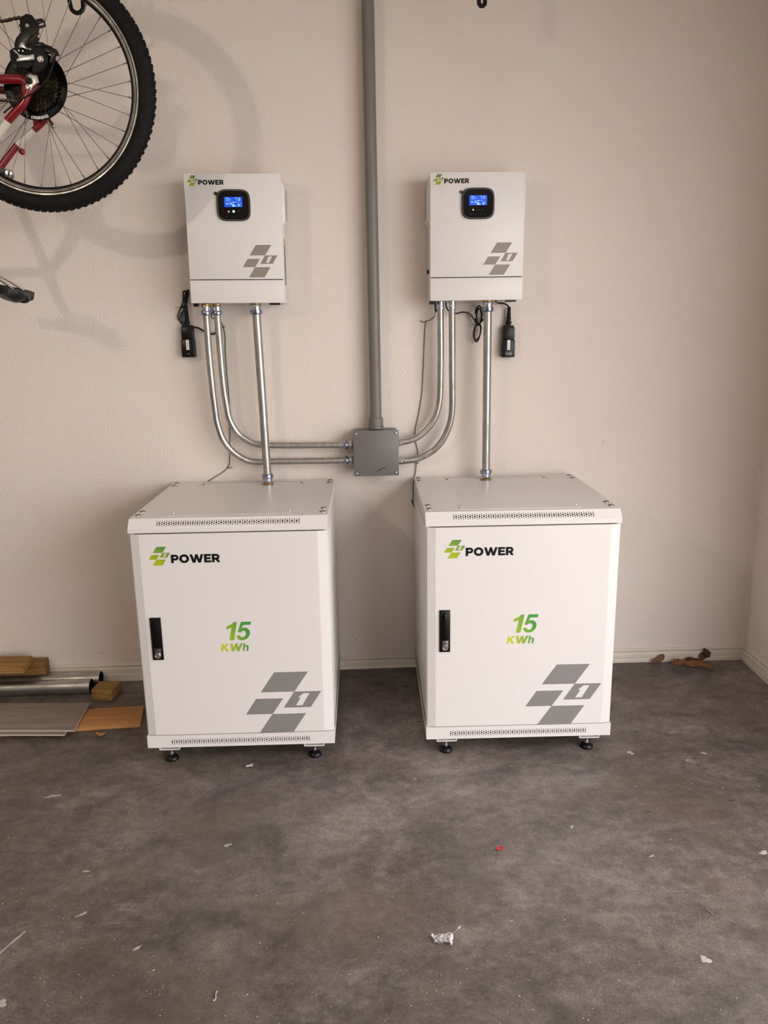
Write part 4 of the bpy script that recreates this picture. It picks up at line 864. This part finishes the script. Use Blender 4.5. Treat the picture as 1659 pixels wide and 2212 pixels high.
# ------------------------------------------------------------------ leaves and litter
def blob(name, label, cat, px, py, rx, ry, m, seed, rot=0.0, th=.0008, lift=.0004, grp=None, spiky=.25, curl=0.0, n=20):
    """thin irregular flake lying on the floor; rx, ry in metres"""
    r_ = random.Random(seed); c = PF(px, py); gz_ = c.z
    lp = []; ph = [r_.random()*6.28 for _ in range(3)]
    for i in range(n):
        a = 2*PI*i/n; k = 1+spiky*(.6*math.sin(2*a+ph[0])+.45*math.sin(3*a+ph[1])+.35*math.sin(5*a+ph[2])+.3*(r_.random()-.5)); x = rx*k*math.cos(a); y = ry*k*math.sin(a)
        lp.append((x*math.cos(rot)-y*math.sin(rot), x*math.sin(rot)+y*math.cos(rot), curl*((x/rx)**2+.4*(y/ry)**2)*max(rx, ry)+r_.random()*curl*.006))
    mb = MB(); ctr = (0, 0, lift); 
    vs = [(x, y, lift+z) for x, y, z in lp]+[(x*.5, y*.5, lift+th*.5+z*.25) for x, y, z in lp]+[(0, 0, lift+th*.6)]
    vb = [(x, y, z+lift*.2) for x, y, z in lp]
    fs = [(i, (i+1) % n, n+(i+1) % n, n+i) for i in range(n)]+[(n+i, n+(i+1) % n, 2*n) for i in range(n)]
    mb.add(vs, fs); mb.add(vb+[tuple(v) for v in vs[:n]], [tuple(reversed(range(n)))]+[(i, (i+1) % n, n+(i+1) % n, n+i) for i in range(n)])
    o = mb.build(name, m, smooth=True); o.location = (c.x, c.y, gz_); return tag(o, label, cat, grp)
# dry leaves by the right baseboard: blades bent along a midrib
def leaf(label, pts, m, half, dark=False, z0=.004, seed=1):
    r_ = random.Random(seed); P = [Vector(p) for p in pts]; Q = smooth_path(P, 5); N = len(Q); c = Q[0].copy(); mb = MB(); vs = []
    for i, p in enumerate(Q):
        t = i/(N-1); hwid = half*(math.sin(PI*min(1, t*.92+.06))**.6)*(1+.35*(r_.random()-.5)); tg = (Q[min(i+1, N-1)]-Q[max(i-1, 0)]).normalized()
        sd = tg.cross(Vector((0, -.55, .83))).normalized()
        for k in (-1, -.5, 0, .5, 1): vs.append(p+sd*(k*hwid)+Vector((0, 0, .010*abs(k)**1.5*half/.02))-c)
    mb.add(vs, [(i*5+j, i*5+j+1, (i+1)*5+j+1, (i+1)*5+j) for i in range(N-1) for j in range(4)])
    o = mb.build('dry_leaf', m, smooth=True); o.location = c
    sm = o.modifiers.new('thick', 'SOLIDIFY'); sm.thickness = .0006
    return tag(o, label, 'leaf', 'dry leaves by the baseboard')
leaf('long curled tan dry leaf lying flat near the baseboard', [PF(1476, 1434, .012), PF(1492, 1437, .008), PF(1512, 1437, .010), PF(1540, 1449, .004)], M_leaf, .015)
leaf('small tan dry leaf overlapping the end of the long curled one', [PF(1452, 1429, .012), PF(1462, 1434, .010), PF(1482, 1435, .012)], M_leaf, .016, seed=2)
leaf('dark brown dry leaf standing up against the baseboard', [PY(1513, 1428, -.026), PY(1521, 1418, -.022), PY(1528, 1417, -.021), PY(1519, 1405, -.018)], M_leafd, .017, seed=3)
leaf('pointed brown dry leaf leaning on the baseboard nearest the cabinet', [PY(1408, 1431, -.035), PY(1424, 1427, -.03), PY(1434, 1416, -.02)], M_leafm, .012, seed=4)
leaf('dark leaf fragment tucked behind the tan leaves', [PF(1480, 1427, .010), PF(1495, 1427, .010), PF(1512, 1429, .006)], M_leafd, .010, seed=5)
leaf('curled wood shaving beside the orange board', [PF(207, 1583, .004), PF(215, 1588, .006), PF(223, 1586, .010), PF(230, 1582, .004)], M_ply, .006, seed=6)['category'] = 'shaving'
# white wall anchor in front of the left cabinet
c = PZ(538, 1655, .006); an = MB().lathe([(.0035, 0), (.0035, .012), (.0048, .018), (.0062, .019), (.0062, .021), (0, .021)], (0, 0, 0), (.93, .25, .0), 12).build('wall_anchor', M_white, smooth=True); an.location = (c.x-.01, c.y, .0062)
tag(an, 'small white plastic wall anchor on the floor before the left cabinet', 'anchor')
# crumpled clear film with a twisted tail
def film():
    r_ = random.Random(5); c = PZ(962, 2030, 0); mb = MB(); n = 9; m_ = 6; vs = []
    A = [PZ(930, 2022, 0)-c, PZ(941, 2042, 0)-c, PZ(976, 2044, 0)-c, PZ(978, 2022, 0)-c]
    for i in range(n+1):
        for j in range(m_+1):
            u, v = i/n, j/m_; p = A[0].lerp(A[3], u).lerp(A[1].lerp(A[2], u), v); vs.append((p.x+r_.uniform(-.003, .003), p.y+r_.uniform(-.003, .003), .0015+r_.random()*.010))
    mb.add(vs, [(i*(m_+1)+j, i*(m_+1)+j+1, (i+1)*(m_+1)+j+1, (i+1)*(m_+1)+j) for i in range(n) for j in range(m_)])
    tl = [PZ(974, 2024, 0)-c, PZ(981, 2018, 0)-c, PZ(988, 2012, 0)-c, PZ(992, 2006, 0)-c, PZ(996, 2007, 0)-c]; k = len(vs)
    vt = []
    for i, p in enumerate(tl): vt += [(p.x-.004, p.y-.002, .002+.004*(i % 2)), (p.x+.004, p.y+.003, .008-.003*(i % 2))]
    mb.add(vt, [(2*i, 2*i+1, 2*i+3, 2*i+2) for i in range(len(tl)-1)])
    o = mb.build('plastic_film', M_film); o.location = (c.x, c.y, 0); sm = o.modifiers.new('thick', 'SOLIDIFY'); sm.thickness = .0004
    return tag(o, 'crumpled scrap of clear plastic film with a twisted tail', 'plastic scrap')
film()
blob('red_scrap', 'small torn red scrap with a pale curl on the open floor', 'scrap', 1078.5, 1835, .009, .010, M_redchip, 3, .4, .003, .001, None, .35, .3, 7)
W1 = [('long pale flake of peeled paint near the left edge of the floor', 113, 1720, .021, .006, .35, 11), ('oval white chip above two slivers on the left floor', 185, 1882, .0085, .004, .2, 12), ('thin white sliver just below the oval chip', 194, 1892, .005, .0018, .3, 13),
      ('pale flake in the left foreground below the oval chip', 177, 1975, .011, .004, .5, 14), ('pale flake before the middle of the left cabinet, above a long scratch', 491, 1826, .010, .005, .1, 15), ('bright white paint splat in the lower right foreground', 1524, 2073, .0085, .0115, 0, 16),
      ('white paint spot right of the right cabinet, nearer the wall corner', 1520, 1627, .0085, .0055, .1, 17), ('white paint spot right of the right cabinet, nearer the camera', 1485, 1642, .0055, .0045, .1, 18), ('pinkish chip beside the front right foot of the right cabinet', 1361, 1626, .011, .009, .2, 19),
      ('white paint ring at the right edge of the floor', 1649, 1842, .012, .006, .1, 20), ('pair of tiny white flakes left of the paint ring', 1408, 1849, .006, .0035, .3, 21), ('white crumb cluster right of the red scrap', 1235, 1786, .006, .004, .5, 22),
      ('long thin pale scrape of paint at the lower left edge', 26, 2036, .0030, .038, -.42, 23), ('chalky pale patch in the lower left edge corner', 3, 2168, .012, .008, .5, 24), ('small tan flake in front of the film scrap', 897, 1682, .004, .003, 0, 25), ('pale splinter left of the chalky smear in the foreground', 296, 2048, .012, .003, .7, 26)]
for lb, px, py, rx, ry, rt, sd in W1: blob('paint_chip', lb, 'chip', px, py, rx, ry, M_white, sd, rt, .0006, .0004, 'pale chips on the floor', .45)
pts = [PZ(460, 2160, .0015), PZ(463, 2161, .0015), PZ(466, 2155, .002), PZ(466, 2147, .002), PZ(469, 2141, .0015)]; o0 = pts[0].copy()
o = MB().tube(smooth_path([p-o0 for p in pts], 5), .0014, 6).build('white_string', M_white, smooth=True); o.location = o0; tag(o, 'short curled white string in the lower middle foreground', 'string')
pts = [PZ(1525, 1963, .001), PZ(1532, 1968, .0015), PZ(1540, 1975, .001)]; o0 = pts[0].copy(); o = MB().tube([p-o0 for p in pts], .0009, 6).build('white_string', M_white, smooth=True); o.location = o0; tag(o, 'thin white thread on the right foreground floor', 'string')
# countless crumbs over the slab
mb = MB(); r_ = random.Random(21)
for i in range(650):
    px, py = r_.uniform(-40, 1700), 1450+r_.random()**.8*780; c = PZ(px, py, 0); 
    if c.x > RWX-.03 or c.y > -.05 or (-.66 < c.x < -.0 and c.y > -.65) or (.24 < c.x < .89 and c.y > -.65) or (c.x < -.70 and c.y > -.47): continue
    s_ = r_.uniform(.0005, .0012)*(1.6 if r_.random() < .06 else 1); z = floor_z(c.x, c.y); a = r_.random()*PI; e = r_.uniform(1, 2.4)
    q = [Vector((math.cos(a+k*PI/2)*s_*(e if k % 2 == 0 else 1), math.sin(a+k*PI/2)*s_*(e if k % 2 == 0 else 1), 0))+Vector((c.x, c.y, z)) for k in range(4)]
    mb.add(q+[Vector((c.x, c.y, z+s_))], [(0, 1, 4), (1, 2, 4), (2, 3, 4), (3, 0, 4)])
gt = mb.build('floor_grit', M_grit); tag(gt, 'pale crumbs and grit scattered over the concrete floor', 'grit', None, 'stuff')

# ------------------------------------------------------------------ garage door opener whose lamp lights the wall
op = empty('door_opener', (LAMP.x, LAMP.y, LAMP.z)); tag(op, 'ceiling garage door opener with its lamp, outside the frame', 'door opener')
box('motor_housing', -.15, .15, -.42, -.10, .01, .17, M_steeld, op, bevel=.01)
for x in (-.12, .12): box('hanger_strap', x-.012, x+.012, -.28, -.25, .17, CEIL-LAMP.z, M_emt, op)
bl = MB().lathe([(.013, .075), (.014, .06), (.028, .035), (.034, .010), (.030, -.014), (.016, -.030), (0, -.034)], (0, 0, 0), n=20).build('bulb', mat('bulb_glass', (.9, .85, .75), .3, emit=(1, .82, .6), estr=2), op, smooth=True)
box('lamp_socket', -.016, .016, -.10, .016, .07, .10, M_black, op)
ld = bpy.data.lights.new('opener_lamp', 'POINT'); ld.energy = LAMP_W; ld.shadow_soft_size = .05; ld.color = (1.0, .86, .66)
lo_ = bpy.data.objects.new('opener_lamp', ld); COL.objects.link(lo_); lo_.location = LAMP+Vector((0, .055, -.03))
